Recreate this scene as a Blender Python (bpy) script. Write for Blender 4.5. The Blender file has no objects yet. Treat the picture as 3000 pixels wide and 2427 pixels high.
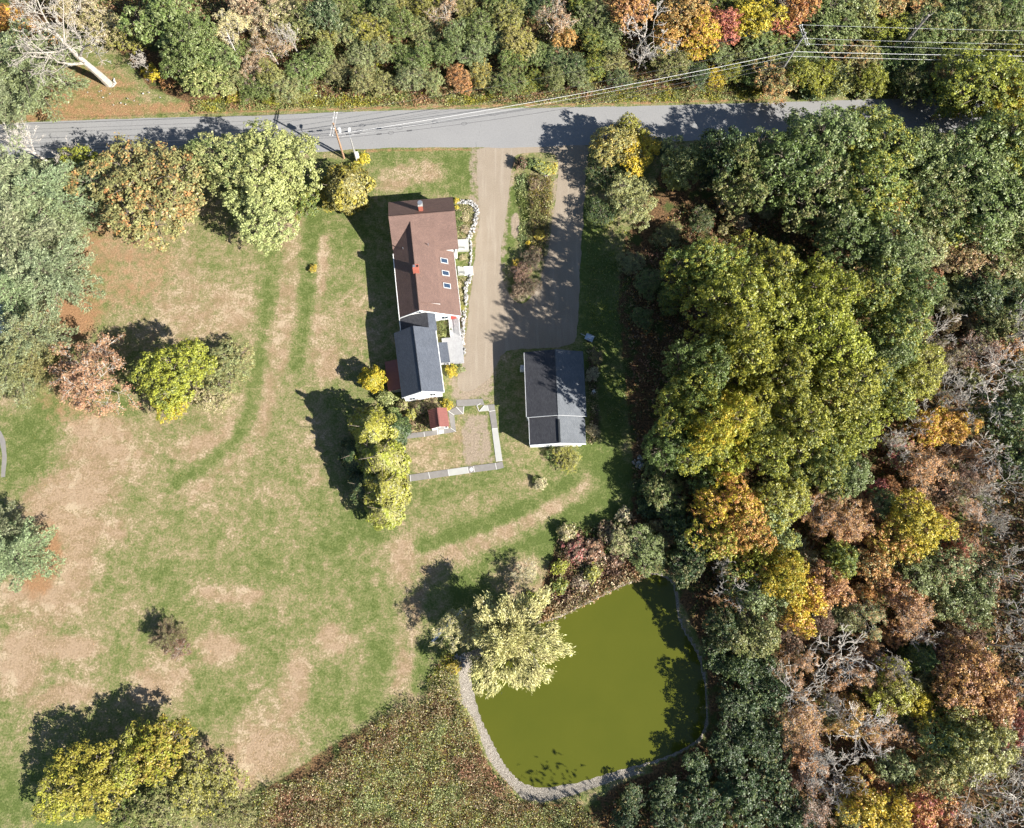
import bpy, math, random
import numpy as np
from mathutils import Vector, Matrix
from mathutils.geometry import tessellate_polygon

# ---------------------------------------------------------------- camera, sky, sun
FPX, IW, IH, CAM_H = 2050.0, 3000.0, 2427.0, 120.0
NADIR = (1370.0, 1640.0)
SUN_AZ, SUN_EL = math.radians(29.4), math.radians(34.8)
scene = bpy.context.scene
col = scene.collection
_d = np.array([(NADIR[0]-IW/2)/FPX, -(NADIR[1]-IH/2)/FPX, -1.0]); _d /= np.linalg.norm(_d)
_z = -_d
_x = np.array([1.0, 0, 0]) - _z[0]*_z; _x /= np.linalg.norm(_x)
CR = np.array([_x, np.cross(_z, _x), _z])
cam = bpy.data.cameras.new("camera")
cam.sensor_width = 36.0
cam.sensor_fit = 'HORIZONTAL'
cam.lens = FPX/IW*36.0
cam.clip_start = 1.0
cam.clip_end = 9000.0
cam_ob = bpy.data.objects.new("camera", cam)
col.objects.link(cam_ob)
cam_ob.matrix_world = Matrix([list(CR[i])+[0.0] for i in range(3)]+[[0, 0, 0, 1]])
cam_ob.location = (0, 0, CAM_H)
scene.camera = cam_ob

world = bpy.data.worlds.new("World")
scene.world = world
world.use_nodes = True
wn = world.node_tree
sky = wn.nodes.new("ShaderNodeTexSky")
sky.sky_type = 'NISHITA'
sky.sun_disc = False
sky.sun_elevation = SUN_EL
sky.sun_rotation = math.radians(119.4)
sky.air_density = 1.0
sky.dust_density = 0.4
wn.links.new(sky.outputs[0], wn.nodes["Background"].inputs[0])
wn.nodes["Background"].inputs[1].default_value = 0.05

sun = bpy.data.lights.new("sun", 'SUN')
sun.energy = 5.0
sun.angle = math.radians(0.5)
sun.color = (1.0, 0.95, 0.87)
sun_ob = bpy.data.objects.new("sun", sun)
col.objects.link(sun_ob)
_to = Vector((math.cos(SUN_AZ)*math.cos(SUN_EL), -math.sin(SUN_AZ)*math.cos(SUN_EL), math.sin(SUN_EL)))
sun_ob.rotation_euler = _to.to_track_quat('Z', 'Y').to_euler()
sun_ob.location = _to*400

vs = scene.view_settings
vs.view_transform = 'Standard'
vs.look = 'None'
vs.exposure = 1.36
vs.gamma = 1.0
vs.use_curve_mapping = False
scene.cycles.use_light_tree = False
scene.cycles.max_bounces = 3
scene.cycles.diffuse_bounces = 2
scene.cycles.transmission_bounces = 3
scene.cycles.caustics_reflective = False
scene.cycles.caustics_refractive = False


# ---------------------------------------------------------------- measuring: photo point at a height -> place
def P(px, py, z=0.0):
    v = CR @ np.array([(px-IW/2)/FPX, -(py-IH/2)/FPX, -1.0])
    t = (z-CAM_H)/v[2]
    return Vector((v[0]*t, v[1]*t, z))


def PL(pts, z=0.0):
    return [P(a, b, z) for a, b in pts]


# ---------------------------------------------------------------- mesh helpers
class MB:
    def __init__(self):
        self.v = []
        self.f = []
        self.uv = []

    def add(self, verts, faces, uvs=None):
        n = len(self.v)
        self.v.extend([tuple(p) for p in verts])
        for i, f in enumerate(faces):
            self.f.append([a+n for a in f])
            self.uv.append(uvs[i] if uvs else [(0, 0)]*len(f))
        return self

    def box(self, c, s, fr=None):
        x, y, z = s[0]/2, s[1]/2, s[2]/2
        vs_ = [Vector((a*x, b*y, d*z)) for a in (-1, 1) for b in (-1, 1) for d in (-1, 1)]
        if fr is not None:
            vs_ = [fr @ p for p in vs_]
        c = Vector(c)
        return self.add([p+c for p in vs_], [(0, 1, 3, 2), (4, 6, 7, 5), (0, 4, 5, 1), (2, 3, 7, 6), (0, 2, 6, 4), (1, 5, 7, 3)])

    def tube(self, pts, rad, sides=6, cap=True):
        pts = [Vector(p) for p in pts]
        n = len(pts)
        if not hasattr(rad, '__len__'):
            rad = [rad]*n
        vv, ff = [], []
        for i, p in enumerate(pts):
            t = (pts[min(i+1, n-1)]-pts[max(i-1, 0)])
            t = t.normalized() if t.length > 1e-9 else Vector((0, 0, 1))
            a = Vector((0, 0, 1)) if abs(t.z) < 0.9 else Vector((1, 0, 0))
            u = t.cross(a).normalized()
            w = t.cross(u)
            for k in range(sides):
                an = 2*math.pi*k/sides
                vv.append(p+(u*math.cos(an)+w*math.sin(an))*rad[i])
        for i in range(n-1):
            for k in range(sides):
                k2 = (k+1) % sides
                ff.append((i*sides+k, (i+1)*sides+k, (i+1)*sides+k2, i*sides+k2))
        if cap:
            ff.append(tuple(range(sides)))
            ff.append(tuple((n-1)*sides+k for k in reversed(range(sides))))
        return self.add(vv, ff)

    def slab(self, poly, th, udir=None):
        """polygon (any plane, seen CCW from above) thickened straight down by th; UV in metres"""
        poly = [Vector(p) for p in poly]
        nrm = Vector((0, 0, 0))
        for i in range(len(poly)):
            nrm += (poly[i]-poly[0]).cross(poly[(i+1) % len(poly)]-poly[0])
        nrm.normalize()
        if nrm.z < 0:
            poly.reverse()
            nrm = -nrm
        u = (udir if udir is not None else (poly[1]-poly[0])).copy()
        u = (u-nrm*u.dot(nrm)).normalized()
        v = nrm.cross(u)
        n = len(poly)
        low = [p-Vector((0, 0, th)) for p in poly]
        uv = [(p.dot(u), p.dot(v)) for p in poly]
        faces = [list(range(n)), list(range(2*n-1, n-1, -1))]
        uvs = [uv, list(reversed(uv))]
        for i in range(n):
            j = (i+1) % n
            faces.append([i, n+i, n+j, j])
            uvs.append([uv[i], uv[i], uv[j], uv[j]])
        return self.add(poly+low, faces, uvs)

    def build(self, name, mat, parent=None, smooth=False):
        me = bpy.data.meshes.new(name)
        me.from_pydata(self.v, [], self.f)
        if any(any(a != (0, 0) for a in q) for q in self.uv):
            l = me.uv_layers.new(name="UVMap")
            l.data.foreach_set("uv", np.array([c for q in self.uv for p in q for c in p], dtype=np.float32))
        if mat is not None:
            me.materials.append(mat)
        if smooth:
            me.polygons.foreach_set("use_smooth", [True]*len(me.polygons))
        me.update()
        o = bpy.data.objects.new(name, me)
        col.objects.link(o)
        if parent is not None:
            o.parent = parent
        return o


def quad_mesh(name, V, attrs, mat, colors=None):
    """V: (n,4,3) leaf quads with face attributes"""
    n = len(V)
    me = bpy.data.meshes.new(name)
    me.vertices.add(n*4)
    me.vertices.foreach_set("co", V.reshape(-1).astype(np.float32))
    me.loops.add(n*4)
    me.loops.foreach_set("vertex_index", np.arange(n*4, dtype=np.int32))
    me.polygons.add(n)
    me.polygons.foreach_set("loop_start", np.arange(0, n*4, 4, dtype=np.int32))
    me.polygons.foreach_set("loop_total", np.full(n, 4, dtype=np.int32))
    attrs = dict(attrs)
    attrs["shade"] = np.random.default_rng(n).random(n)
    for k, a in attrs.items():
        at = me.attributes.new(k, 'FLOAT', 'FACE')
        at.data.foreach_set("value", a.astype(np.float32))
    if colors is not None:
        at = me.attributes.new("leafcol", 'FLOAT_COLOR', 'FACE')
        c4 = np.concatenate([colors, np.ones((n, 1))], axis=1)
        at.data.foreach_set("color", c4.reshape(-1).astype(np.float32))
    me.materials.append(mat)
    me.update(calc_edges=True)
    return me


def tag(o, label=None, cat=None, group=None, kind=None):
    if label: o["label"] = label
    if cat: o["category"] = cat
    if group: o["group"] = group
    if kind: o["kind"] = kind
    return o


def empty(name, loc, rz=0.0):
    o = bpy.data.objects.new(name, None)
    o.empty_display_size = 0.3
    col.objects.link(o)
    o.location = loc
    o.rotation_euler = (0, 0, rz)
    return o


# ---------------------------------------------------------------- materials
class NT:
    def __init__(self, name):
        self.m = bpy.data.materials.new(name)
        self.m.use_nodes = True
        self.t = self.m.node_tree
        self.b = self.t.nodes["Principled BSDF"]
        self.out = self.t.nodes["Material Output"]

    def n(self, typ, **kw):
        nd = self.t.nodes.new(typ)
        for k, v in kw.items():
            setattr(nd, k, v)
        return nd

    def l(self, a, b):
        self.t.links.new(a, b)

    def val(self, node, i, v):
        if hasattr(v, 'is_linked') or isinstance(v, bpy.types.NodeSocket):
            self.l(v, node.inputs[i])
        else:
            node.inputs[i].default_value = v

    def math(self, op, a, b=0.0, clamp=False):
        nd = self.n("ShaderNodeMath", operation=op, use_clamp=clamp)
        self.val(nd, 0, a)
        self.val(nd, 1, b)
        return nd.outputs[0]

    def noise(self, vec, scale, detail=3.0, rough=0.55, w=None):
        nd = self.n("ShaderNodeTexNoise")
        if vec is not None:
            self.l(vec, nd.inputs["Vector"])
        nd.inputs["Scale"].default_value = scale
        nd.inputs["Detail"].default_value = detail
        nd.inputs["Roughness"].default_value = rough
        return nd.outputs["Fac"]

    def attr(self, name, typ='GEOMETRY'):
        nd = self.n("ShaderNodeAttribute", attribute_name=name, attribute_type=typ)
        return nd

    def mix(self, f, a, b, mode='MIX'):
        nd = self.n("ShaderNodeMix", data_type='RGBA', blend_type=mode)
        self.val(nd, 0, f)
        self.val(nd, 6, a if not isinstance(a, tuple) else (*a, 1.0))
        self.val(nd, 7, b if not isinstance(b, tuple) else (*b, 1.0))
        return nd.outputs[2]

    def smooth(self, x, lo, hi, a=0.0, b=1.0):
        nd = self.n("ShaderNodeMapRange", interpolation_type='SMOOTHSTEP')
        self.val(nd, 0, x)
        self.val(nd, 1, lo)
        self.val(nd, 2, hi)
        self.val(nd, 3, a)
        self.val(nd, 4, b)
        return nd.outputs[0]

    def lin(self, x, lo, hi, a=0.0, b=1.0):
        nd = self.n("ShaderNodeMapRange")
        self.val(nd, 0, x)
        self.val(nd, 1, lo)
        self.val(nd, 2, hi)
        self.val(nd, 3, a)
        self.val(nd, 4, b)
        return nd.outputs[0]

    def obj(self):
        return self.n("ShaderNodeTexCoord").outputs["Object"]

    def uv(self):
        return self.n("ShaderNodeTexCoord").outputs["UV"]

    def gain(self, colr, fac):
        """colour times a scalar"""
        nd = self.n("ShaderNodeVectorMath", operation='SCALE')
        self.l(colr, nd.inputs[0])
        self.val(nd, 3, fac)
        return nd.outputs[0]

    def bump(self, h, strength=0.5, dist=0.05):
        nd = self.n("ShaderNodeBump")
        nd.inputs["Strength"].default_value = strength
        nd.inputs["Distance"].default_value = dist
        self.l(h, nd.inputs["Height"])
        self.l(nd.outputs[0], self.b.inputs["Normal"])


def simple(name, c, rough=0.8, var=0.15, scale=3.0, metal=0.0, spec=0.3, bump=0.0):
    t = NT(name)
    no = t.noise(t.obj(), scale, 4.0, 0.6)
    cc = t.mix(no, tuple(x*(1-var*1.6) for x in c), tuple(min(1, x*(1+var*1.6)) for x in c))
    t.l(cc, t.b.inputs["Base Color"])
    t.b.inputs["Roughness"].default_value = rough
    t.b.inputs["Metallic"].default_value = metal
    t.b.inputs["Specular IOR Level"].default_value = spec
    if bump:
        t.bump(no, bump, 0.03)
    return t.m


def leaf_material(name, from_attr=False):
    t = NT(name)
    rnd = t.attr("rnd").outputs["Fac"]
    clu = t.attr("clu").outputs["Fac"]
    if from_attr:
        c = t.attr("leafcol").outputs["Color"]
    else:
        a = t.attr("tint_a", 'OBJECT').outputs["Color"]
        b = t.attr("tint_b", 'OBJECT').outputs["Color"]
        mx = t.attr("tint_mix", 'OBJECT').outputs["Fac"]
        f = t.math('ADD', t.math('MULTIPLY', clu, 0.5), t.math('MULTIPLY', rnd, 0.5))
        k = t.lin(t.math('SUBTRACT', f, mx), -0.16, 0.16, 1.0, 0.0)
        c = t.mix(k, a, b)
    g = t.math('ADD', 0.72, t.math('MULTIPLY', t.attr("shade").outputs["Fac"], 1.05))
    c = t.gain(c, g)
    hs = t.n("ShaderNodeHueSaturation")
    t.l(c, hs.inputs["Color"])
    t.val(hs, 0, t.lin(clu, 0, 1, 0.488, 0.512))
    hs.inputs["Saturation"].default_value = 1.02
    c = hs.outputs[0]
    t.l(c, t.b.inputs["Base Color"])
    t.b.inputs["Roughness"].default_value = 0.48
    t.b.inputs["Specular IOR Level"].default_value = 0.45
    tr = t.n("ShaderNodeBsdfTranslucent")
    t.l(c, tr.inputs[0])
    ms = t.n("ShaderNodeMixShader")
    ms.inputs[0].default_value = 0.22
    t.l(t.b.outputs[0], ms.inputs[1])
    t.l(tr.outputs[0], ms.inputs[2])
    t.l(ms.outputs[0], t.out.inputs[0])
    return t.m


def shingle_material(name, c1, c2, rough=0.85, row=0.16):
    t = NT(name)
    uv = t.uv()
    br = t.n("ShaderNodeTexBrick")
    t.l(uv, br.inputs["Vector"])
    br.inputs["Color1"].default_value = (*c1, 1)
    br.inputs["Color2"].default_value = (*c2, 1)
    br.inputs["Mortar"].default_value = (*[x*0.55 for x in c1], 1)
    br.inputs["Scale"].default_value = 1.0
    br.inputs["Mortar Size"].default_value = 0.012
    br.inputs["Brick Width"].default_value = row*2.0
    br.inputs["Row Height"].default_value = row
    br.offset = 0.5
    big = t.noise(uv, 0.5, 4.0, 0.6)
    fine = t.noise(uv, 5.0, 3.0, 0.7)
    c = t.gain(br.outputs[0], t.lin(big, 0.25, 0.75, 0.86, 1.14))
    c = t.gain(c, t.lin(fine, 0.2, 0.8, 0.78, 1.22))
    t.l(c, t.b.inputs["Base Color"])
    t.b.inputs["Roughness"].default_value = rough
    t.b.inputs["Specular IOR Level"].default_value = 0.25
    t.bump(br.outputs[1], 0.35, -0.02)
    return t.m


M = {}
M['leaf'] = leaf_material("leaf")
M['weed'] = leaf_material("weed_leaf", True)
M['bark'] = simple("bark", (0.17, 0.14, 0.11), 0.9, 0.3, 4.0, bump=0.4)
M['grey_bark'] = simple("grey_bark", (0.27, 0.245, 0.225), 0.9, 0.25, 3.0, bump=0.3)
M['dead_bark'] = simple("dead_bark", (0.36, 0.325, 0.28), 0.9, 0.38, 2.2, bump=0.6)
M['birch_bark'] = simple("birch_bark", (0.55, 0.51, 0.46), 0.8, 0.2, 5.0, bump=0.2)
M['pale_twig'] = simple("pale_twig", (0.46, 0.42, 0.37), 0.85, 0.2, 2.0)
M['brown_shingle'] = shingle_material("brown_shingle", (0.176, 0.112, 0.092), (0.146, 0.094, 0.079))
M['slate_shingle'] = shingle_material("grey_shingle", (0.098, 0.110, 0.134), (0.074, 0.085, 0.108))
M['dark_shingle'] = shingle_material("dark_shingle", (0.052, 0.053, 0.060), (0.036, 0.037, 0.044), row=0.2)
M['pale_shingle'] = shingle_material("pale_shingle", (0.15, 0.162, 0.176), (0.12, 0.13, 0.145), row=0.2)  # paler grey shingle of the barn's right-hand slopes and ridge
M['white'] = simple("white_paint", (0.78, 0.78, 0.76), 0.6, 0.04, 2.0)
M['trim_grey'] = simple("grey_trim", (0.42, 0.43, 0.44), 0.6, 0.08, 2.0)
M['concrete'] = simple("concrete", (0.20, 0.188, 0.175), 0.9, 0.16, 1.6, bump=0.1)
M['joint'] = simple("joint_strip", (0.5, 0.49, 0.47), 0.8, 0.05, 2.0)
M['pale_concrete'] = simple("pale_concrete", (0.36, 0.36, 0.335), 0.9, 0.08, 1.5)
M['deck'] = simple("deck_board", (0.36, 0.36, 0.365), 0.85, 0.16, 3.0)
M['brick'] = simple("chimney_brick", (0.36, 0.11, 0.075), 0.9, 0.25, 9.0, bump=0.3)
M['soot'] = simple("soot", (0.02, 0.018, 0.016), 0.95, 0.1)
M['metal'] = simple("galvanised", (0.55, 0.57, 0.6), 0.35, 0.1, 4.0, 0.8)
M['dark_metal'] = simple("dark_metal", (0.045, 0.05, 0.055), 0.5, 0.1, 4.0, 0.5)
M['red_metal'] = simple("red_roofing", (0.21, 0.085, 0.073), 0.5, 0.12, 2.0)
M['red_door'] = simple("red_door", (0.50, 0.07, 0.05), 0.5, 0.05)
M['stone'] = simple("field_stone", (0.27, 0.262, 0.25), 0.9, 0.22, 2.5, bump=0.3)
M['pale_stone'] = simple("pale_stone", (0.44, 0.43, 0.41), 0.9, 0.15, 2.5, bump=0.3)
M['blue_stone'] = simple("blue_stone", (0.30, 0.34, 0.40), 0.9, 0.2, 2.5, bump=0.3)
M['pole_wood'] = simple("pole_wood", (0.33, 0.21, 0.13), 0.9, 0.2, 2.0, bump=0.2)
M['grey_wood'] = simple("grey_wood", (0.32, 0.31, 0.30), 0.9, 0.2, 3.0, bump=0.3)
M['wire'] = simple("wire_black", (0.06, 0.06, 0.065), 0.7, 0.1)
M['pale_wire'] = simple("wire_alu", (0.5, 0.5, 0.5), 0.5, 0.05)
M['porcelain'] = simple("porcelain", (0.7, 0.7, 0.68), 0.3, 0.05)
M['pale_plank'] = simple("pale_plank", (0.52, 0.57, 0.66), 0.7, 0.2, 2.0)
M['tarp'] = simple("blue_tarp", (0.42, 0.50, 0.60), 0.6, 0.2, 3.0)
t = NT("window_glass")
t.b.inputs["Base Color"].default_value = (0.03, 0.05, 0.085, 1)
t.b.inputs["Roughness"].default_value = 0.08
t.b.inputs["Specular IOR Level"].default_value = 0.6
M['glass'] = t.m


def road_material():
    t = NT("asphalt")
    o = t.obj()
    big = t.noise(o, 0.12, 4.0, 0.6)
    fine = t.noise(o, 4.0, 4.0, 0.7)
    c = t.mix(big, (0.205, 0.205, 0.207), (0.255, 0.253, 0.25))
    c = t.gain(c, t.lin(fine, 0.25, 0.75, 0.86, 1.14))
    vo = t.n("ShaderNodeTexVoronoi", feature='DISTANCE_TO_EDGE')
    t.l(o, vo.inputs["Vector"])
    vo.inputs["Scale"].default_value = 0.16
    wob = t.noise(o, 0.6, 3.0)
    cr = t.math('LESS_THAN', vo.outputs["Distance"], 0.0035)
    cr = t.math('MULTIPLY', cr, t.math('GREATER_THAN', wob, 0.56))
    c = t.mix(t.math('MULTIPLY', cr, 0.45), c, (0.09, 0.09, 0.095))
    t.l(c, t.b.inputs["Base Color"])
    t.b.inputs["Roughness"].default_value = 0.9
    t.b.inputs["Specular IOR Level"].default_value = 0.2
    t.bump(fine, 0.2, 0.02)
    return t.m


def gravel_material():
    t = NT("gravel")
    o = t.obj()
    mp = t.n("ShaderNodeMapping")
    t.l(o, mp.inputs[0])
    mp.inputs["Scale"].default_value = (1.0, 0.07, 1.0)
    streak = t.noise(mp.outputs[0], 1.3, 4.0, 0.6)
    big = t.noise(o, 0.3, 4.0, 0.6)
    fine = t.noise(o, 6.0, 4.0, 0.75)
    c = t.mix(big, (0.228, 0.186, 0.140), (0.295, 0.248, 0.194))
    c = t.mix(t.smooth(streak, 0.48, 0.75, 0.0, 0.6), c, (0.335, 0.292, 0.238))
    c = t.gain(c, t.lin(fine, 0.2, 0.8, 0.72, 1.28))
    t.l(c, t.b.inputs["Base Color"])
    t.b.inputs["Roughness"].default_value = 0.95
    t.b.inputs["Specular IOR Level"].default_value = 0.1
    t.bump(fine, 0.5, 0.04)
    return t.m


def water_material():
    t = NT("pond_water")
    o = t.obj()
    big = t.noise(o, 0.07, 4.0, 0.6)
    c = t.mix(big, (0.058, 0.070, 0.008), (0.088, 0.092, 0.011))
    t.l(c, t.b.inputs["Base Color"])
    t.b.inputs["Roughness"].default_value = 0.12
    t.b.inputs["IOR"].default_value = 1.33
    rip = t.noise(o, 2.0, 3.0, 0.6)
    t.bump(rip, 0.05, 0.02)
    return t.m


def ground_material():
    t = NT("lawn_ground")
    o = t.obj()
    dry = t.attr("dry").outputs["Fac"]
    lit = t.attr("litter").outputs["Fac"]
    dirt = t.attr("dirt").outputs["Fac"]
    fst = t.attr("forest").outputs["Fac"]
    sh = t.attr("shore").outputs["Fac"]
    n1 = t.noise(o, 0.16, 6.0, 0.62)
    n2 = t.noise(o, 0.75, 5.0, 0.65)
    n3 = t.noise(o, 3.2, 4.0, 0.7)
    n4 = t.noise(o, 9.0, 3.0, 0.75)
    nb = t.noise(o, 0.33, 4.0, 0.6)
    d = t.math('ADD', t.math('SUBTRACT', dry, 0.09), t.math('MULTIPLY', t.math('SUBTRACT', n1, 0.5), 1.4))
    d = t.math('ADD', d, t.math('MULTIPLY', t.math('SUBTRACT', n2, 0.5), 1.75))
    d = t.math('ADD', d, t.math('MULTIPLY', t.math('SUBTRACT', n3, 0.5), 1.5))
    rp = t.n("ShaderNodeValToRGB")
    cr = rp.color_ramp
    cr.elements[0].position = 0.0
    cr.elements[0].color = (0.092, 0.122, 0.034, 1)
    cr.elements[1].position = 1.0
    cr.elements[1].color = (0.40, 0.315, 0.215, 1)
    for p_, c_ in ((0.28, (0.140, 0.160, 0.056)), (0.5, (0.195, 0.185, 0.085)), (0.72, (0.265, 0.212, 0.122))):
        e = cr.elements.new(p_)
        e.color = (*c_, 1)
    t.l(d, rp.inputs[0])
    c = rp.outputs[0]
    c = t.mix(t.smooth(t.math('MULTIPLY', nb, dry), 0.33, 0.5, 0.0, 0.55), c, (0.255, 0.168, 0.105))
    # bare soil and gravelly fringe
    dd = t.math('ADD', dirt, t.math('MULTIPLY', t.math('SUBTRACT', n2, 0.5), 0.9))
    dcol = t.mix(n3, (0.225, 0.175, 0.125), (0.335, 0.275, 0.21))
    c = t.mix(t.smooth(dd, 0.38, 0.62), c, dcol)
    # needles and fallen leaves
    ll = t.math('ADD', lit, t.math('MULTIPLY', t.math('SUBTRACT', n2, 0.5), 0.9))
    lcol = t.mix(n3, (0.20, 0.118, 0.060), (0.355, 0.205, 0.112))
    c = t.mix(t.smooth(ll, 0.3, 0.75), c, lcol)
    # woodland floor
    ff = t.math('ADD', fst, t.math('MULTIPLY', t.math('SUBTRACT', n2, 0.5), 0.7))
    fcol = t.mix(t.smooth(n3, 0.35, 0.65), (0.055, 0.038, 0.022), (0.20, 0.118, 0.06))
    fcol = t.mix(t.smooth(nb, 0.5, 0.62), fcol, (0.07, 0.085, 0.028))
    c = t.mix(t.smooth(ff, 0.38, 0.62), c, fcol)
    # pond bank
    scol = t.mix(t.smooth(n4, 0.35, 0.65), (0.15, 0.13, 0.105), (0.34, 0.31, 0.27))
    ss = t.math('ADD', sh, t.math('MULTIPLY', t.math('SUBTRACT', n2, 0.5), 0.5))
    c = t.mix(t.smooth(ss, 0.4, 0.6), c, scol)
    c = t.gain(c, t.lin(n3, 0.25, 0.75, 0.80, 1.20))
    c = t.gain(c, t.lin(n4, 0.2, 0.8, 0.70, 1.30))
    t.l(c, t.b.inputs["Base Color"])
    t.b.inputs["Roughness"].default_value = 1.0
    t.b.inputs["Specular IOR Level"].default_value = 0.05
    hh = t.math('ADD', n4, t.math('MULTIPLY', n3, 1.5))
    t.bump(hh, 0.9, 0.10)
    return t.m


M['road'] = road_material()
M['gravel'] = gravel_material()
M['water'] = water_material()
M['ground'] = ground_material()
# ---------------------------------------------------------------- measured outlines (photo points on the ground)
POND = [(1376, 1984), (1384, 2016), (1390, 2044), (1407, 2107), (1435, 2163), (1470, 2233), (1500, 2272), (1535, 2303), (1587, 2313), (1640, 2306), (1692, 2299), (1815, 2260), (1920, 2233), (2007, 2198), (2066, 2156), (2075, 2065), (2059, 1960), (2042, 1907), (2007, 1855), (1985, 1800), (1982, 1740), (1972, 1703), (1920, 1679), (1867, 1703), (1815, 1721), (1745, 1759), (1675, 1791), (1640, 1812), (1560, 1832), (1500, 1850), (1430, 1900), (1395, 1945)]
SHORE = [(1337, 1925), (1344, 1977), (1351, 2061), (1390, 2110), (1414, 2184), (1435, 2233), (1484, 2292), (1530, 2340), (1590, 2352), (1680, 2330), (1815, 2285), (1930, 2255), (2020, 2225), (2090, 2170), (2095, 2060), (2060, 1930), (1900, 1900), (1500, 1900), (1400, 1900)]
ROAD_TOP = [(-900, 395), (-300, 377), (0, 366), (105, 358), (315, 350), (524, 344), (750, 340), (960, 330), (1204, 323), (1500, 318), (1850, 312), (2250, 301), (2565, 291), (2740, 289), (3000, 285), (3300, 280), (4000, 270)]
ROAD_BOT = [(-900, 497), (-300, 478), (0, 470), (300, 458), (600, 452), (800, 449), (939, 446), (1040, 438), (1170, 433), (1355, 432), (1500, 434), (1647, 428), (1948, 416), (2231, 404), (2600, 393), (3000, 385), (3300, 380), (4000, 370)]
DRIVE = [(1398, 429), (1397, 470), (1400, 560), (1408, 640), (1396, 700), (1388, 780), (1374, 900), (1366, 990), (1364, 1050), (1345, 1075), (1340, 1120), (1350, 1150), (1400, 1140), (1450, 1090), (1470, 1030), (1530, 1022), (1620, 1020), (1680, 1010), (1690, 980), (1696, 900), (1700, 760), (1708, 650), (1713, 560), (1722, 470), (1726, 420), (1645, 424), (1500, 429)]
ISLAND = [(1512, 447), (1500, 480), (1492, 560), (1480, 650), (1466, 740), (1470, 800), (1482, 850), (1505, 884), (1532, 892), (1560, 872), (1592, 800), (1612, 700), (1622, 620), (1634, 540), (1638, 470), (1625, 447)]


def fbm_jit(seed):
    r = random.Random(seed)
    ph = [(r.uniform(0.15, 0.5)*2**k, r.uniform(0, 6.28), r.uniform(0, 6.28), r.uniform(0, 6.28)) for k in range(5)]

    def f(x, y):
        return sum(math.sin(k*x*1.1+a)*math.cos(k*y*0.9+b)*0.6**i for i, (k, a, b, c) in enumerate(ph))
    return f


def densify(pts, step=0.5):
    out = []
    n = len(pts)
    for i in range(n):
        a, b = pts[i], pts[(i+1) % n]
        m = max(1, int((b-a).length/step))
        out += [a.lerp(b, k/m) for k in range(m)]
    return out


def smooth_loop(pts, k=2):
    for _ in range(k):
        n = len(pts)
        pts = [p for i in range(n) for p in (pts[i].lerp(pts[(i+1) % n], .25), pts[i].lerp(pts[(i+1) % n], .75))]
    return pts


def rough(pts, amp, seed):
    f, g = fbm_jit(seed), fbm_jit(seed+1)
    r = random.Random(seed)
    return [Vector((p.x+amp*f(p.x*3, p.y*3)+r.uniform(-.3, .3)*amp, p.y+amp*g(p.x*3, p.y*3)+r.uniform(-.3, .3)*amp, p.z)) for p in pts]


def sheet(name, loops, z, mat):
    loops3 = [[Vector((p.x, p.y, z)) for p in l] for l in loops]
    tris = tessellate_polygon(loops3)
    allp = [p for l in loops3 for p in l]
    mb = MB()
    ff = []
    for a, b, c in tris:
        n = (allp[b]-allp[a]).cross(allp[c]-allp[a])
        ff.append((a, b, c) if n.z > 0 else (a, c, b))
    mb.add(allp, ff)
    return tag(mb.build(name, mat), kind='structure')


# distances for the ground layers, in metres
def seg_dist(X, Y, pts):
    D = np.full(X.shape, 1e9)
    for a, b in zip(pts[:-1], pts[1:]):
        ax, ay, bx, by = a.x, a.y, b.x, b.y
        L2 = (bx-ax)**2+(by-ay)**2+1e-9
        tt = np.clip(((X-ax)*(bx-ax)+(Y-ay)*(by-ay))/L2, 0, 1)
        D = np.minimum(D, np.hypot(X-ax-tt*(bx-ax), Y-ay-tt*(by-ay)))
    return D


def inside(X, Y, pts):
    c = np.zeros(X.shape, bool)
    n = len(pts)
    for i in range(n):
        a, b = pts[i], pts[(i+1) % n]
        if a.y == b.y:
            continue
        cond = ((a.y > Y) != (b.y > Y)) & (X < (b.x-a.x)*(Y-a.y)/(b.y-a.y)+a.x)
        c ^= cond
    return c


def sdist(X, Y, pts):
    d = seg_dist(X, Y, pts+[pts[0]])
    return np.where(inside(X, Y, pts), -d, d)


def sstep(x, lo, hi):
    t_ = np.clip((x-lo)/(hi-lo), 0, 1)
    return t_*t_*(3-2*t_)


POND_W = smooth_loop(PL(POND), 2)
gx = np.concatenate([-np.geomspace(4000, 101, 26), np.arange(-100, 128, 0.5), np.geomspace(128, 4000, 26)])
gy = np.concatenate([-np.geomspace(4000, 53, 26), np.arange(-52, 124, 0.5), np.geomspace(124, 4000, 26)])
GX, GY = np.meshgrid(gx, gy)
Z = np.zeros_like(GX)
near = (GX > -8) & (GX < 50) & (GY > -52) & (GY < 6)
sd = np.full(GX.shape, 99.0)
sd[near] = sdist(GX[near], GY[near], POND_W)
Z = np.where(sd < 2.2, -0.5*(1-sstep(sd, 0.0, 2.2)), 0.0)
Z = np.where(sd < 0, -0.5-1.2*(1-sstep(sd, -5.0, 0.0)), Z)
dry = np.full(GX.shape, 0.5)
litter = np.zeros_like(GX)
dirt = np.zeros_like(GX)
forest = np.zeros_like(GX)
shore = np.zeros_like(GX)


def stroke(layer, pts, w, v, soft=0.6):
    """a mown / worn strip along measured points, w in photo pixels"""
    wm = w/17.1/2
    d = seg_dist(GX, GY, PL(pts))
    k = 1-sstep(d, wm*(1-soft), wm*(1+soft))
    layer += (v-layer)*k


def blob(layer, px, py, rx, ry, v, soft=0.5):
    c = P(px, py)
    d = np.hypot((GX-c.x)/(rx/17.1), (GY-c.y)/(ry/16.4))
    k = 1-sstep(d, 1-soft, 1+soft)
    layer += (v-layer)*k


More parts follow.
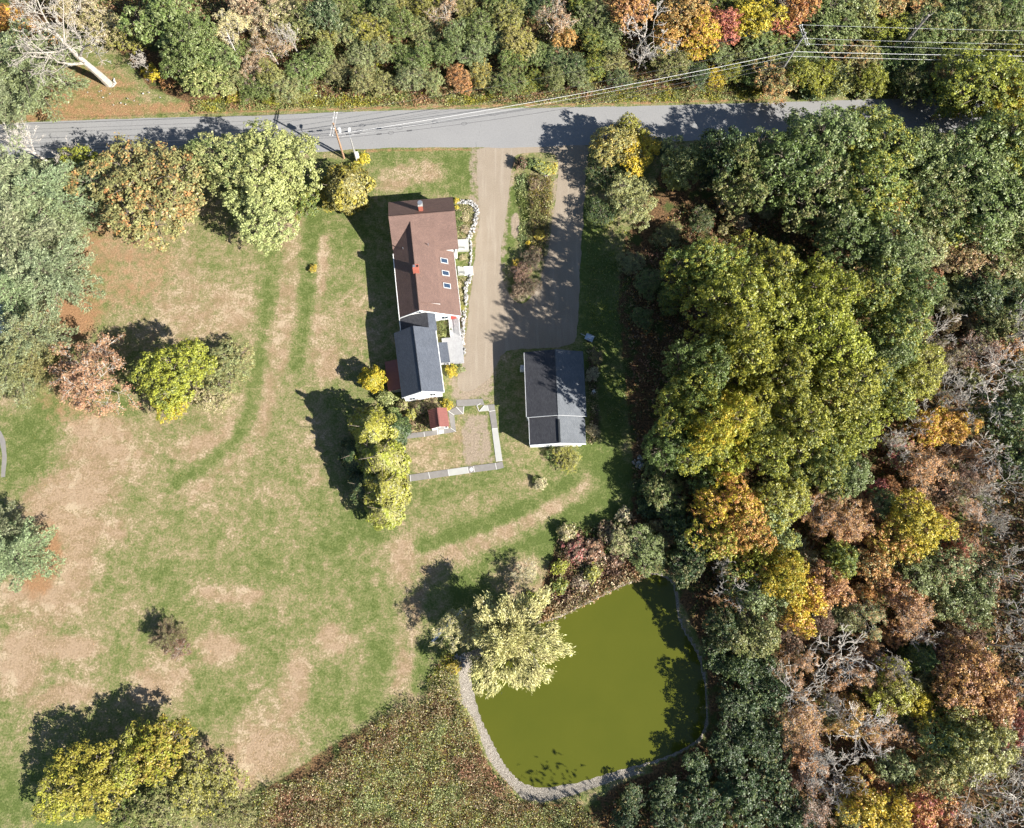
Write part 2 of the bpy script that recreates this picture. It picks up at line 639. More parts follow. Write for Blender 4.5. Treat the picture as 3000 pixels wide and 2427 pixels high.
def area(layer, pts, v, soft=2.0):
    s = sdist(GX, GY, PL(pts))
    k = 1-sstep(s, -soft, soft)
    layer += (v-layer)*k


# lawn dryness
blob(dry, 480, 800, 330, 220, 0.76)
blob(dry, 330, 900, 170, 120, 0.66)
blob(dry, 700, 760, 130, 110, 0.60)
blob(dry, 620, 920, 120, 80, 0.84)
blob(dry, 560, 690, 140, 60, 0.62)
blob(dry, 900, 760, 160, 160, 0.46)
blob(dry, 1000, 980, 110, 150, 0.66)
blob(dry, 960, 1130, 110, 80, 0.5)
blob(dry, 640, 1560, 330, 260, 0.56)
blob(dry, 850, 1450, 150, 300, 0.60)
blob(dry, 900, 1800, 250, 260, 0.42)
blob(dry, 700, 1750, 260, 80, 0.48)
blob(dry, 450, 1780, 300, 160, 0.50)
blob(dry, 200, 2020, 260, 230, 0.56)
blob(dry, 650, 2020, 240, 160, 0.48)
blob(dry, 130, 2360, 160, 110, 0.22)
blob(dry, 100, 1330, 130, 110, 0.22)
blob(dry, 600, 1250, 160, 90, 0.64)
blob(dry, 1050, 620, 200, 150, 0.40)
blob(dry, 1210, 500, 190, 80, 0.30)
blob(dry, 1230, 505, 90, 40, 0.82)
blob(dry, 1150, 540, 60, 30, 0.75)
blob(dry, 1360, 500, 40, 90, 0.22)
for a in ((300, 1330, 130, 60), (230, 1440, 120, 70), (150, 1500, 90, 70), (270, 1550, 90, 40), (620, 1320, 90, 40), (690, 1280, 40, 60), (210, 1660, 60, 90), (120, 1760, 130, 50), (680, 1740, 100, 24), (790, 2180, 80, 80), (700, 2250, 70, 60), (590, 2260, 40, 70), (90, 1890, 90, 40), (210, 1900, 70, 30), (60, 1980, 60, 50), (190, 2040, 80, 35), (430, 2020, 50, 40), (300, 1255, 90, 30), (960, 1060, 40, 50), (890, 960, 50, 80), (770, 1040, 60, 60), (640, 1900, 60, 40), (480, 1990, 60, 50), (1180, 1640, 40, 60), (860, 2000, 40, 80), (980, 1870, 50, 40)):
    blob(dry, *a, 1.0, 0.7)
stroke(dry, [(860, 640), (850, 760), (842, 900), (815, 1050), (785, 1160), (745, 1270), (660, 1370), (560, 1440)], 70, 0.80)
stroke(dry, [(790, 840), (772, 960), (755, 1100), (735, 1200), (690, 1290), (600, 1365), (520, 1410)], 40, 0.28, 0.9)
stroke(dry, [(915, 640), (905, 800), (890, 950), (870, 1080)], 46, 0.26, 0.9)
stroke(dry, [(950, 700), (940, 860)], 30, 0.8)
stroke(dry, [(1720, 1400), (1640, 1460), (1560, 1520), (1420, 1590), (1290, 1640)], 82, 0.86)
stroke(dry, [(1290, 1640), (1220, 1720), (1195, 1830), (1182, 1960), (1180, 2030)], 62, 0.80)
stroke(dry, [(1820, 1440), (1740, 1500), (1600, 1590), (1450, 1670), (1360, 1720)], 90, 0.05)
stroke(dry, [(1240, 1600), (1350, 1560), (1500, 1505), (1600, 1450), (1680, 1400)], 42, 0.10)
stroke(dry, [(1110, 1900), (1090, 2000), (1060, 2080)], 60, 0.2)
stroke(dry, [(1240, 1900), (1235, 2010)], 40, 0.2)
stroke(dry, [(960, 1600), (1040, 1500), (1100, 1560)], 70, 0.22)
stroke(dry, [(1220, 1440), (1400, 1420), (1500, 1400)], 60, 0.36)
stroke(dry, [(1200, 1520), (1400, 1470), (1560, 1420)], 60, 0.60)
stroke(dry, [(1690, 640), (1740, 800), (1760, 1000), (1770, 1200), (1740, 1330), (1820, 1400)], 130, 0.08)
blob(dry, 1530, 1690, 90, 60, 0.75)
blob(dry, 1480, 1230, 50, 120, 0.45)
blob(dry, 1300, 1320, 110, 80, 0.72)
stroke(dry, [(1512, 560), (1500, 650), (1485, 760)], 40, 0.15)
blob(litter, 270, 700, 100, 150, 0.95)
blob(litter, 210, 900, 90, 120, 0.9)
blob(litter, 380, 780, 170, 170, 0.46)
blob(litter, 250, 270, 200, 110, 0.55)
stroke(litter, [(40, 345), (200, 330), (400, 322), (560, 312)], 46, 0.62)
blob(litter, 120, 1640, 60, 110, 0.75)
blob(litter, 230, 1150, 150, 120, 0.45)
stroke(litter, [(560, 332), (900, 322), (1300, 312), (1800, 303), (2300, 292)], 13, 0.62)
stroke(litter, [(1060, 442), (1380, 438)], 14, 0.6)
# worn soil by the drive, the filled pool, the yard
stroke(dirt, [(1396, 430), (1400, 640), (1380, 900), (1360, 1060), (1350, 1160)], 60, 0.55)
stroke(dirt, [(1500, 440), (1480, 600), (1465, 780), (1500, 890), (1590, 820), (1630, 600), (1640, 450)], 44, 0.5)
area(dirt, [(1330, 1050), (1460, 1060), (1455, 1180), (1330, 1180), (1315, 1120)], 0.62)
area(dirt, [(1350, 1215), (1430, 1205), (1450, 1355), (1360, 1375), (1345, 1290)], 0.62, 1.0)
stroke(dirt, [(1350, 600), (1375, 720), (1360, 960)], 60, 0.35)
blob(dirt, 1510, 660, 14, 50, 0.8)
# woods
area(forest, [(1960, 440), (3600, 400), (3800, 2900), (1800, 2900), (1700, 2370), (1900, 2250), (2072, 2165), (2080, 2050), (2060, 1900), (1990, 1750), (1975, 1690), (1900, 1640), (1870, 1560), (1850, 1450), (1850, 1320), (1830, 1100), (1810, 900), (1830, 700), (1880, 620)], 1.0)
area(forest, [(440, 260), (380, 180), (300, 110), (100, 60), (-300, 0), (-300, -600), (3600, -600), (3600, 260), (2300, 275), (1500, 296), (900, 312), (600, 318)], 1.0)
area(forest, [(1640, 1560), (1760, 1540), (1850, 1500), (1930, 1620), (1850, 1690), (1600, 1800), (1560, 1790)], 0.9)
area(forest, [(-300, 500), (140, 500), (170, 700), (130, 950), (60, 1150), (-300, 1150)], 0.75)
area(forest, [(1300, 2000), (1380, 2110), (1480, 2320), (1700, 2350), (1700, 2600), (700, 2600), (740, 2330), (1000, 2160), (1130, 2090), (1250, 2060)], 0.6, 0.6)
area(shore, SHORE, 1.0, 0.8)
shore = np.where((GX < 12) | (GY < -33), shore*(sd < 5), 0.0)
shore = np.maximum(shore, (sd < 0.35)*0.9)
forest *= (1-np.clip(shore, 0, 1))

nv = GX.size
me = bpy.data.meshes.new("ground")
co = np.stack([GX, GY, Z], axis=-1).reshape(-1, 3)
ny, nx = GX.shape
idx = np.arange(nv).reshape(ny, nx)
q = np.stack([idx[:-1, :-1], idx[:-1, 1:], idx[1:, 1:], idx[1:, :-1]], axis=-1).reshape(-1, 4)
me.vertices.add(nv)
me.vertices.foreach_set("co", co.reshape(-1).astype(np.float32))
me.loops.add(q.size)
me.loops.foreach_set("vertex_index", q.reshape(-1).astype(np.int32))
me.polygons.add(len(q))
me.polygons.foreach_set("loop_start", np.arange(0, q.size, 4, dtype=np.int32))
me.polygons.foreach_set("loop_total", np.full(len(q), 4, dtype=np.int32))
for nm, a in (("dry", dry), ("litter", litter), ("dirt", dirt), ("forest", forest), ("shore", shore)):
    at = me.attributes.new(nm, 'FLOAT', 'POINT')
    at.data.foreach_set("value", a.reshape(-1).astype(np.float32))
me.materials.append(M['ground'])
me.polygons.foreach_set("use_smooth", [True]*len(me.polygons))
me.update(calc_edges=True)
g = bpy.data.objects.new("ground", me)
col.objects.link(g)
tag(g, kind='structure')

road_loop = rough(densify(PL(ROAD_TOP+ROAD_BOT[::-1]), 0.6), 0.05, 3)
sheet("road", [road_loop], 0.012, M['road'])
sheet("driveway", [rough(densify(smooth_loop(PL(DRIVE), 1), 0.4), 0.12, 5), rough(densify(smooth_loop(PL(ISLAND), 2), 0.4), 0.10, 7)], 0.006, M['gravel'])
sheet("path", [rough(densify(PL([(-60, 1262), (3, 1262), (16, 1288), (19, 1350), (16, 1398), (4, 1398), (5, 1330), (0, 1296), (-60, 1290)]), 0.4), 0.05, 9)], 0.008, M['concrete'])
wl = [p+(p-Vector((25, -20, 0))).normalized()*0.5 for p in POND_W]
sheet("pond_water", [wl], -0.5, M['water'])
# ---------------------------------------------------------------- buildings
class Fr:
    """local frame: origin on the ground, x across, y along the ridge"""
    def __init__(self, ox, oy, deg):
        self.o = Vector((ox, oy, 0))
        a = math.radians(deg)
        self.x = Vector((math.cos(a), math.sin(a), 0))
        self.y = Vector((-math.sin(a), math.cos(a), 0))
        self.m = Matrix.Rotation(a, 3, 'Z')
        self.a = a

    def __call__(self, x, y, z=0.0):
        return self.o+self.x*x+self.y*y+Vector((0, 0, z))


def under(name, fr, label, cat):
    e = empty(name, fr.o)
    return tag(e, label, cat)


def part(mb, name, mat, root, label=None, smooth=False):
    for i, p in enumerate(mb.v):
        mb.v[i] = (p[0]-root.location.x, p[1]-root.location.y, p[2]-root.location.z)
    o = mb.build(name, mat, root, smooth)
    if label:
        o["label"] = label
    return o


def sub(mb, name, mat, parent, root):
    for i, p in enumerate(mb.v):
        mb.v[i] = (p[0]-root.location.x, p[1]-root.location.y, p[2]-root.location.z)
    return mb.build(name, mat, parent)


def prism(fr, prof, y0, y1, along='y'):
    """profile [(x,z)] extruded along the frame's y (or its x when along='x')"""
    mb = MB()
    n = len(prof)
    if along == 'y':
        vv = [fr(a, y0, z) for a, z in prof]+[fr(a, y1, z) for a, z in prof]
    else:
        vv = [fr(y0, a, z) for a, z in prof]+[fr(y1, a, z) for a, z in prof]
    ff = [tuple(range(n)), tuple(range(2*n-1, n-1, -1))]+[(i, n+i, n+(i+1) % n, (i+1) % n) for i in range(n)]
    return mb.add(vv, ff)


def window_south(fr, root, x, y, z, w, h):
    """window in a wall that faces the frame's -y"""
    f = part(MB().box(fr(x, y-0.03, z), (w+0.2, 0.08, h+0.2), fr.m), "window", M['white'], root)
    sub(MB().box(fr(x, y-0.075, z), (w, 0.03, h), fr.m), "pane", M['glass'], f, root)
    sub(MB().box(fr(x, y-0.1, z), (0.05, 0.03, h), fr.m), "muntin", M['white'], f, root)
    return f


HF = Fr(-8.65, 58.5, 7.1)
house = under("farmhouse", HF, "large white farmhouse with brown shingled roofs, brick chimneys and three skylights", "house")
# the cross block along the road side, its ridge along local x
part(prism(HF, [(-5.0, 0), (4.1, 0), (4.1, 4.98), (0, 7.9), (-5.0, 4.34)], -5.5, 5.5, 'x'), "wall", M['white'], house, "white walls of the block nearest the road")
sl = (8.0-4.83)/4.4
part(MB().slab([HF(-5.74, 4.4, 4.83), HF(-5.74, 0, 8.0), HF(5.74, 0, 8.0), HF(5.74, 4.4, 4.83)], 0.16, HF.x), "roof", M['brown_shingle'], house)
part(MB().slab([HF(-5.74, 0, 8.0), HF(-5.74, -5.3, 4.2), HF(5.74, -5.3, 4.2), HF(5.74, 0, 8.0)], 0.16, HF.x), "roof", M['brown_shingle'], house)
part(MB().tube([HF(-5.74, 0, 8.02), HF(5.74, 0, 8.02)], 0.07, 6), "ridge_cap", M['brown_shingle'], house)
# the long wing, ridge along local y at x=-2.15
RX, RZ = -2.15, 7.3
part(prism(HF, [(-5.4, 0), (4.6, 0), (4.6, 2.62), (1.35, 4.55), (RX, 7.15), (-5.4, 4.72)], -16.85, -3.0), "wall", M['white'], house, "white walls of the long wing")
part(MB().slab([HF(RX, -0.9, RZ), HF(RX, -17.2, RZ), HF(-5.7, -17.2, 4.66), HF(-5.7, -5.25, 4.66), HF(-5.7, -4.6, 4.66)], 0.16, HF.y), "roof", M['brown_shingle'], house)
part(MB().slab([HF(RX, -17.2, RZ), HF(RX, -1.0, RZ), HF(4.9, -5.0, 2.45), HF(4.9, -17.2, 2.45)], 0.16, HF.y), "roof", M['brown_shingle'], house)
part(MB().tube([HF(RX, -0.95, RZ+0.02), HF(RX, -17.2, RZ+0.02)], 0.07, 6), "ridge_cap", M['brown_shingle'], house)
dm = part(MB().slab([HF(RX, -15.75, RZ+0.03), HF(RX, -1.0, RZ+0.03), HF(1.6, -3.6, 5.62), HF(1.6, -15.75, 5.62)], 0.12, HF.y), "dormer_roof", M['brown_shingle'], house)
part(prism(HF, [(RX+0.3, 6.9), (1.45, 4.55), (1.45, 5.50), (RX+0.3, 7.12)], -15.6, -3.3), "dormer", M['white'], house, "white cheek of the long shed dormer")
for sy in (-11.9, -9.55, -7.2):
    z0 = lambda x: RZ-(x-RX)*(RZ-2.45)/(4.9-RX)
    def q4(xa, xb, ya, yb, up):
        return [HF(xa, ya, z0(xa)+up), HF(xb, ya, z0(xb)+up), HF(xb, yb, z0(xb)+up), HF(xa, yb, z0(xa)+up)]
    s = part(MB().slab(q4(2.35, 3.65, sy-0.48, sy+0.48, 0.16), 0.3), "skylight", M['trim_grey'], house)
    sub(MB().slab(q4(2.47, 3.53, sy-0.36, sy+0.36, 0.175), 0.04), "pane", M['glass'], s, house)
# gutters, corner jog, door side
part(MB().tube([HF(-5.78, -5.4, 4.62), HF(-5.78, -17.2, 4.62)], 0.075, 6), "gutter", M['white'], house)
part(MB().box(HF(5.32, -4.6, 2.0), (0.36, 1.3, 4.0), HF.m), "corner_board", M['white'], house)
part(MB().box(HF(4.92, -10.9, 2.42), (0.07, 12.3, 0.16), HF.m), "fascia", M['white'], house)
part(MB().slab([HF(RX, -17.22, RZ), HF(RX, -17.32, RZ), HF(-5.7, -17.32, 4.66), HF(-5.7, -17.22, 4.66)], 0.25), "rake_board", M['white'], house)
part(MB().slab([HF(RX, -17.22, RZ), HF(4.9, -17.22, 2.45), HF(4.9, -17.32, 2.45), HF(RX, -17.32, RZ)], 0.25), "rake_board", M['white'], house)
window_south(HF, house, -2.4, -16.85, 5.8, 0.9, 1.0)
window_south(HF, house, -0.6, -16.85, 5.2, 0.9, 1.1)
window_south(HF, house, 2.0, -16.85, 1.7, 1.1, 1.0)
d = part(MB().box(HF(3.6, -16.9, 1.35), (1.0, 0.1, 2.05), HF.m), "door", M['red_door'], house)
sub(MB().box(HF(3.95, -17.0, 1.3), (0.06, 0.08, 0.06), HF.m), "handle", M['metal'], d, house)
# chimneys
c1 = part(MB().box(HF(-0.1, 1.15, 7.9), (0.75, 0.75, 2.5), HF.m), "chimney", M['brick'], house, "brick chimney with a metal cap near the road end")
sub(MB().box(HF(-0.1, 1.15, 9.2), (0.85, 0.85, 0.12), HF.m), "chimney_cap", M['pale_concrete'], c1, house)
sub(MB().tube([HF(-0.1, 1.15, 9.2), HF(-0.1, 1.15, 9.75), HF(-0.1, 1.15, 9.76)], [0.3, 0.3, 0.42], 12), "flue", M['metal'], c1, house)
c2 = part(MB().box(HF(-2.0, -10.0, 7.5), (1.05, 1.05, 2.2), HF.m), "chimney", M['brick'], house, "red brick chimney astride the long ridge")
sub(MB().box(HF(-1.72, -9.8, 8.61), (0.35, 0.35, 0.03), HF.m), "flue", M['soot'], c2, house)
sub(MB().box(HF(-2.25, -9.8, 8.66), (0.4, 0.42, 0.12), HF.m), "chimney_cap", M['metal'], c2, house)
sub(MB().slab([HF(-1.46, -10.75, 6.90), HF(-1.05, -10.75, 6.64), HF(-1.05, -9.3, 6.64), HF(-1.46, -9.3, 6.90)], 0.05), "flashing", M['white'], c2, house)
for vx, vy, vz in ((-3.9, -5.3, 6.3), (0.5, -5.1, 6.5)):
    part(MB().tube([HF(vx, vy, vz-0.8), HF(vx, vy, vz+0.35)], 0.07, 8), "vent_pipe", M['metal'], house)

# connector and grey ell (attached, so parts of the same house)
CF = Fr(-8.95, 39.9, 7.6)
part(prism(CF, [(-2.95, 0), (2.85, 0), (2.85, 4.25), (1.7, 5.05), (-2.95, 3.95)], -1.6, 1.5), "wall", M['white'], house, "white walls of the short link")
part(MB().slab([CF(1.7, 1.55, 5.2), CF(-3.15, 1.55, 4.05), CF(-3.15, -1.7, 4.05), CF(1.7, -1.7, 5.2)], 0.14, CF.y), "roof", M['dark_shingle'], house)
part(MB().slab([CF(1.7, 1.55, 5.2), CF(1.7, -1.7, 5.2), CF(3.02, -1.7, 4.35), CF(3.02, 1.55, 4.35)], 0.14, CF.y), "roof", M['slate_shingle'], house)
part(MB().tube([CF(-3.2, 1.5, 4.0), CF(-3.2, -1.6, 4.0)], 0.07, 6), "gutter", M['white'], house)
EF = Fr(-8.79, 32.84, 8.6)
part(prism(EF, [(-3.15, 0), (3.3, 0), (3.3, 4.55), (0, 6.92), (-3.15, 4.6)], -5.5, 5.4), "wall", M['white'], house, "white walls of the grey-roofed ell")
part(MB().slab([EF(0, 5.7, 7.1), EF(-3.5, 5.7, 4.5), EF(-3.5, -5.7, 4.5), EF(0, -5.7, 7.1)], 0.15, EF.y), "roof", M['slate_shingle'], house)
part(MB().slab([EF(0, -5.7, 7.1), EF(3.62, -5.7, 4.42), EF(3.62, 5.7, 4.42), EF(0, 5.7, 7.1)], 0.15, EF.y), "roof", M['slate_shingle'], house)
part(MB().tube([EF(0, -5.7, 7.11), EF(0, 5.7, 7.11)], 0.05, 6), "ridge_cap", M['slate_shingle'], house)
part(MB().box(EF(3.69, 0, 4.32), (0.12, 11.4, 0.2), EF.m), "gutter", M['white'], house)
part(MB().slab([EF(0, -5.72, 7.1), EF(-3.5, -5.72, 4.5), EF(-3.5, -5.82, 4.5), EF(0, -5.82, 7.1)], 0.22), "rake_board", M['white'], house)
part(MB().slab([EF(0, -5.72, 7.1), EF(0, -5.82, 7.1), EF(3.62, -5.82, 4.42), EF(3.62, -5.72, 4.42)], 0.22), "rake_board", M['white'], house)
window_south(EF, house, -1.9, -5.5, 2.0, 0.9, 1.2)
window_south(EF, house, 1.7, -5.5, 3.2, 0.9, 1.2)
window_south(EF, house, 0.1, -5.5, 5.7, 0.5, 0.5)
# brown lean-to on the shaded side
part(prism(EF, [(-5.6, 0), (-3.2, 0), (-3.2, 2.9), (-5.6, 2.2)], -3.6, 1.3), "lean_to", M['grey_wood'], house)
part(MB().slab([EF(-3.17, 1.5, 3.05), EF(-5.8, 1.5, 2.3), EF(-5.8, -3.8, 2.3), EF(-3.17, -3.8, 3.05)], 0.1, EF.y), "roof", M['red_metal'], house, "red-brown lean-to roof")
# porch roof over the deck
part(MB().slab([EF(3.4, 3.45, 3.35), EF(3.4, -0.2, 3.35), EF(5.35, -0.2, 2.85), EF(5.35, 3.45, 2.85)], 0.12, EF.y), "porch_roof", M['slate_shingle'], house)
for yy in (0.0, 3.2):
    part(MB().box(EF(5.2, yy, 1.6), (0.12, 0.12, 2.3), EF.m), "post", M['white'], house)

# deck: boards laid one by one
DF = Fr(-3.4, 36.2, 6.2)
deck = under("deck", DF, "grey board deck with a railed walk along the ell's sunny side", "deck")
x = -1.35
while x < 2.05:
    part(MB().box(DF(x, 0.0, 0.52), (0.2, 4.9, 0.05), DF.m), "board", M['deck'], deck)
    x += 0.225
x = -2.1
while x < -1.4:
    part(MB().box(DF(x, -1.85, 0.52), (0.2, 1.15, 0.05), DF.m), "board", M['deck'], deck)
    x += 0.225
y = 2.5
while y < 6.0:
    part(MB().box(DF(1.05, y, 0.545), (1.9, 0.2, 0.05), DF.m), "board", M['deck'], deck)
    y += 0.225
part(MB().box(DF(0.3, 0.0, 0.25), (3.4, 4.7, 0.45), DF.m), "frame", M['grey_wood'], deck)
part(MB().box(DF(1.05, 4.2, 0.26), (1.8, 3.5, 0.45), DF.m), "frame", M['grey_wood'], deck)
rail = part(MB().box(DF(1.92, 4.2, 1.5), (0.09, 3.4, 0.06), DF.m), "railing", M['white'], deck)
for k in range(15):
    sub(MB().box(DF(1.92, 2.6+k*0.23, 1.03), (0.05, 0.05, 0.9), DF.m), "baluster", M['white'], rail, deck)
rail = part(MB().box(DF(0.14, 4.2, 1.5), (0.09, 3.2, 0.06), DF.m), "railing", M['white'], deck)
for k in range(13):
    sub(MB().box(DF(0.14, 2.7+k*0.23, 1.03), (0.05, 0.05, 0.9), DF.m), "baluster", M['white'], rail, deck)

# stoop and steps on the drive side
st = under("stoop", Fr(P(1357, 722).x, P(1357, 722).y, 4), "pale concrete stoop with a thin black rail beside the brown roof", "stoop")
SF = Fr(st.location.x, st.location.y, 4)
part(MB().box(SF(0, 0, 0.3), (2.05, 2.2, 0.6), SF.m), "slab", M['pale_concrete'], st)
part(MB().box(SF(-0.4, -0.75, 1.3), (1.2, 0.05, 0.05), SF.m).box(SF(-0.4, -0.75, 1.0), (1.2, 0.04, 0.04), SF.m).box(SF(0.18, -0.75, 0.95), (0.05, 0.05, 0.7), SF.m).box(SF(-0.98, -0.75, 0.95), (0.05, 0.05, 0.7), SF.m), "handrail", M['dark_metal'], st)
GF = Fr(P(1360, 796).x, P(1360, 796).y, 5)
st = under("front_steps", GF, "white front steps with a dark handrail opposite the upper skylight", "steps")
for k in range(3):
    part(MB().box(GF(-0.95+k*0.42, 0, 0.42-k*0.13), (0.42, 1.5, 0.84-k*0.26), GF.m), "step", M['pale_concrete'], st)
part(MB().box(GF(0.75, 0.05, 0.09), (1.7, 1.7, 0.18), GF.m), "landing", M['white'], st)
part(MB().tube([GF(-1.0, -0.75, 1.5), GF(0.1, -0.72, 1.15), GF(1.1, -0.72, 0.95)], 0.035, 6).box(GF(-1.0, -0.75, 1.0), (0.05, 0.05, 1.0), GF.m).box(GF(0.1, -0.72, 0.75), (0.05, 0.05, 0.8), GF.m).box(GF(1.1, -0.72, 0.5), (0.05, 0.05, 0.9), GF.m), "handrail", M['dark_metal'], st)

# garage / barn
BF = Fr(14.65, 29.5, 1.85)
barn = under("barn", BF, "dark-roofed barn right of the yard, dappled by tree shade", "barn")
part(prism(BF, [(-4.75, 0), (4.7, 0), (4.7, 4.1), (0, 5.5), (-4.75, 4.1)], -5.5, 5.55), "wall", M['white'], barn)
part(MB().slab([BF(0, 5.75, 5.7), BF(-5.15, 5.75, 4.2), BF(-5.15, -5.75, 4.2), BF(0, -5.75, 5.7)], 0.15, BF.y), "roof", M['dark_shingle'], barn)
part(MB().slab([BF(0, -5.75, 5.7), BF(5.1, -5.75, 4.2), BF(5.1, 5.75, 4.2), BF(0, 5.75, 5.7)], 0.15, BF.y), "roof", M['pale_shingle'], barn)
part(MB().tube([BF(0, -5.75, 5.71), BF(0, 5.75, 5.71)], 0.06, 6), "ridge_cap", M['pale_shingle'], barn)
part(prism(BF, [(-4.4, 0), (4.5, 0), (4.5, 3.75), (0, 5.15), (-4.4, 3.75)], -10.25, -5.6), "wall", M['white'], barn, "white walls of the lower bay")
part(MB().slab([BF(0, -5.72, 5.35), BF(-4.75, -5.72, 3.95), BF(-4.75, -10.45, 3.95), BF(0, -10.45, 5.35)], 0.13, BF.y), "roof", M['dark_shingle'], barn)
part(MB().slab([BF(0, -10.45, 5.35), BF(4.8, -10.45, 3.95), BF(4.8, -5.72, 3.95), BF(0, -5.72, 5.35)], 0.13, BF.y), "roof", M['pale_shingle'], barn, "pale grey roof slope of the lower bay")
part(MB().box(BF(0.12, -8.4, 5.45), (0.3, 3.9, 0.22), BF.m), "ridge_vent", M['dark_metal'], barn)
for sg in (-1, 1):
    a, b = BF(0, -5.78, 5.72), BF(sg*5.12, -5.78, 4.22)
    part(MB().tube([a, b], 0.06, 4), "rake_board", M['trim_grey'], barn)
    a, b = BF(0, -10.5, 5.37), BF(sg*4.78, -10.5, 3.97)
    part(MB().tube([a, b], 0.09, 4), "rake_board", M['white'], barn)
part(MB().box(BF(-5.2, 0, 4.15), (0.09, 11.4, 0.12), BF.m), "gutter", M['trim_grey'], barn)
part(MB().box(BF(-4.8, -8.1, 3.9), (0.09, 4.7, 0.12), BF.m), "gutter", M['trim_grey'], barn)
window_south(BF, barn, -1.2, -10.25, 2.0, 0.9, 1.0)
bx = under("cabinet", Fr(P(1531, 1080, 1.0).x, P(1531, 1080, 1.0).y, 2), "white utility cabinet on the barn's left wall", "cabinet")
part(MB().box(Vector((bx.location.x, bx.location.y, 0.8)), (0.75, 0.8, 1.6)), "body", M['white'], bx)
part(MB().box(Vector((bx.location.x, bx.location.y, 1.64)), (0.85, 0.9, 0.07)), "lid", M['trim_grey'], bx)

# garden shed with ribbed metal roof
HS = Fr(-5.23, 23.6, 8.4)
shed = under("garden_shed", HS, "small white shed with ribbed red metal roof below the ell", "shed")
part(prism(HS, [(-1.4, 0), (1.4, 0), (1.4, 2.42), (0, 3.3), (-1.4, 2.42)], -1.5, 1.45), "wall", M['white'], shed)
for sg in (-1, 1):
    r = part(MB().slab([HS(0, -1.65, 3.45), HS(sg*1.62, -1.65, 2.42), HS(sg*1.62, 1.65, 2.42), HS(0, 1.65, 3.45)], 0.06, HS.y), "roof", M['red_metal'], shed)
    for k in range(12):
        yy = -1.6+k*0.29
        sub(MB().slab([HS(0, yy, 3.5), HS(sg*1.63, yy, 2.47), HS(sg*1.63, yy+0.05, 2.47), HS(0, yy+0.05, 3.5)], 0.055), "rib", M['red_metal'], r, shed)
part(MB().box(HS(0, 0, 3.5), (0.16, 3.34, 0.07), HS.m), "ridge_cap", M['red_metal'], shed)
part(MB().box(HS(0.2, -1.54, 1.1), (1.1, 0.06, 2.0), HS.m), "door", M['grey_wood'], shed)
part(MB().box(HS(1.1, -1.54, 1.5), (0.3, 0.06, 0.9), HS.m), "window", M['glass'], shed)

# the old pool's concrete apron: slab by slab
ap = tag(empty("pool_apron", P(1320, 1300)), "grey concrete apron slabs framing the filled-in pool below the shed", "paving")
SL = [
    [(1200, 1392), (1254, 1384), (1259, 1403), (1203, 1411)], [(1256, 1384), (1311, 1376), (1315, 1395), (1261, 1403)],
    [(1313, 1376), (1368, 1368), (1372, 1387), (1317, 1395)], [(1370, 1368), (1386, 1366), (1390, 1384), (1374, 1387)],
    [(1388, 1365), (1450, 1357), (1454, 1376), (1392, 1384)], [(1452, 1357), (1472, 1353), (1476, 1371), (1456, 1376)],
    [(1441, 1258), (1458, 1256), (1472, 1349), (1453, 1351)], [(1433, 1207), (1451, 1204), (1458, 1254), (1441, 1256)],
    [(1429, 1187), (1448, 1185), (1451, 1202), (1433, 1205)], [(1337, 1173), (1414, 1169), (1419, 1187), (1397, 1188), (1359, 1191), (1338, 1191)],
    [(1420, 1188), (1427, 1188), (1431, 1204), (1405, 1206)], [(1338, 1193), (1358, 1193), (1357, 1214), (1332, 1216), (1314, 1203)],
    [(1313, 1205), (1331, 1218), (1336, 1264), (1321, 1252)], [(1300, 1258), (1319, 1255), (1334, 1266), (1301, 1271)],
    [(1282, 1260), (1298, 1258), (1299, 1271), (1283, 1274)], [(1243, 1265), (1280, 1261), (1281, 1274), (1245, 1280)], [(1192, 1271), (1241, 1266), (1243, 1280), (1192, 1286)],
    [(1176, 1318), (1187, 1316), (1190, 1341), (1174, 1343)], [(1175, 1345), (1190, 1343), (1197, 1392), (1184, 1394)]]
for i, s in enumerate(SL):
    pts = [p+Vector((0, 0, 0.07+0.008*(i % 3))) for p in PL(s)]
    part(MB().slab(pts, 0.12), "slab", M['concrete'] if i % 4 != 2 else M['pale_concrete'], ap)
JO = [((1255, 1384), (1260, 1403)), ((1312, 1376), (1316, 1395)), ((1369, 1368), (1373, 1387)), ((1387, 1366), (1391, 1384)), ((1451, 1357), (1455, 1376)), ((1453, 1352), (1472, 1350)), ((1441, 1257), (1458, 1255)), ((1433, 1206), (1451, 1203)), ((1428, 1188), (1432, 1205)), ((1397, 1189), (1404, 1206)), ((1404, 1206), (1419, 1188)), ((1336, 1192), (1357, 1214)), ((1313, 1204), (1331, 1217)), ((1320, 1254), (1336, 1265)), ((1299, 1258), (1300, 1271)), ((1281, 1260), (1282, 1274)), ((1242, 1266), (1244, 1280)), ((1201, 1392), (1203, 1411)), ((1174, 1344), (1190, 1342)), ((1359, 1191), (1357, 1214)), ((1397, 1189), (1408, 1182))]
for a, b in JO:
    a, b = P(*a, 0.07), P(*b, 0.07)
    w = (b-a).normalized().cross(Vector((0, 0, 1)))*0.055
    part(MB().slab([a-w+Vector((0, 0, 0.03)), b-w+Vector((0, 0, 0.03)), b+w+Vector((0, 0, 0.03)), a+w+Vector((0, 0, 0.03))], 0.14), "joint", M['joint'], ap)
for a in ((1381, 1376), (1291, 1266)):
    c = P(*a, 0.1)
    part(MB().tube([c, c+Vector((0, 0, 0.05)), c+Vector((0, 0, 0.06))], [0.32, 0.32, 0.2], 14), "skimmer_lid", M['white'], ap)

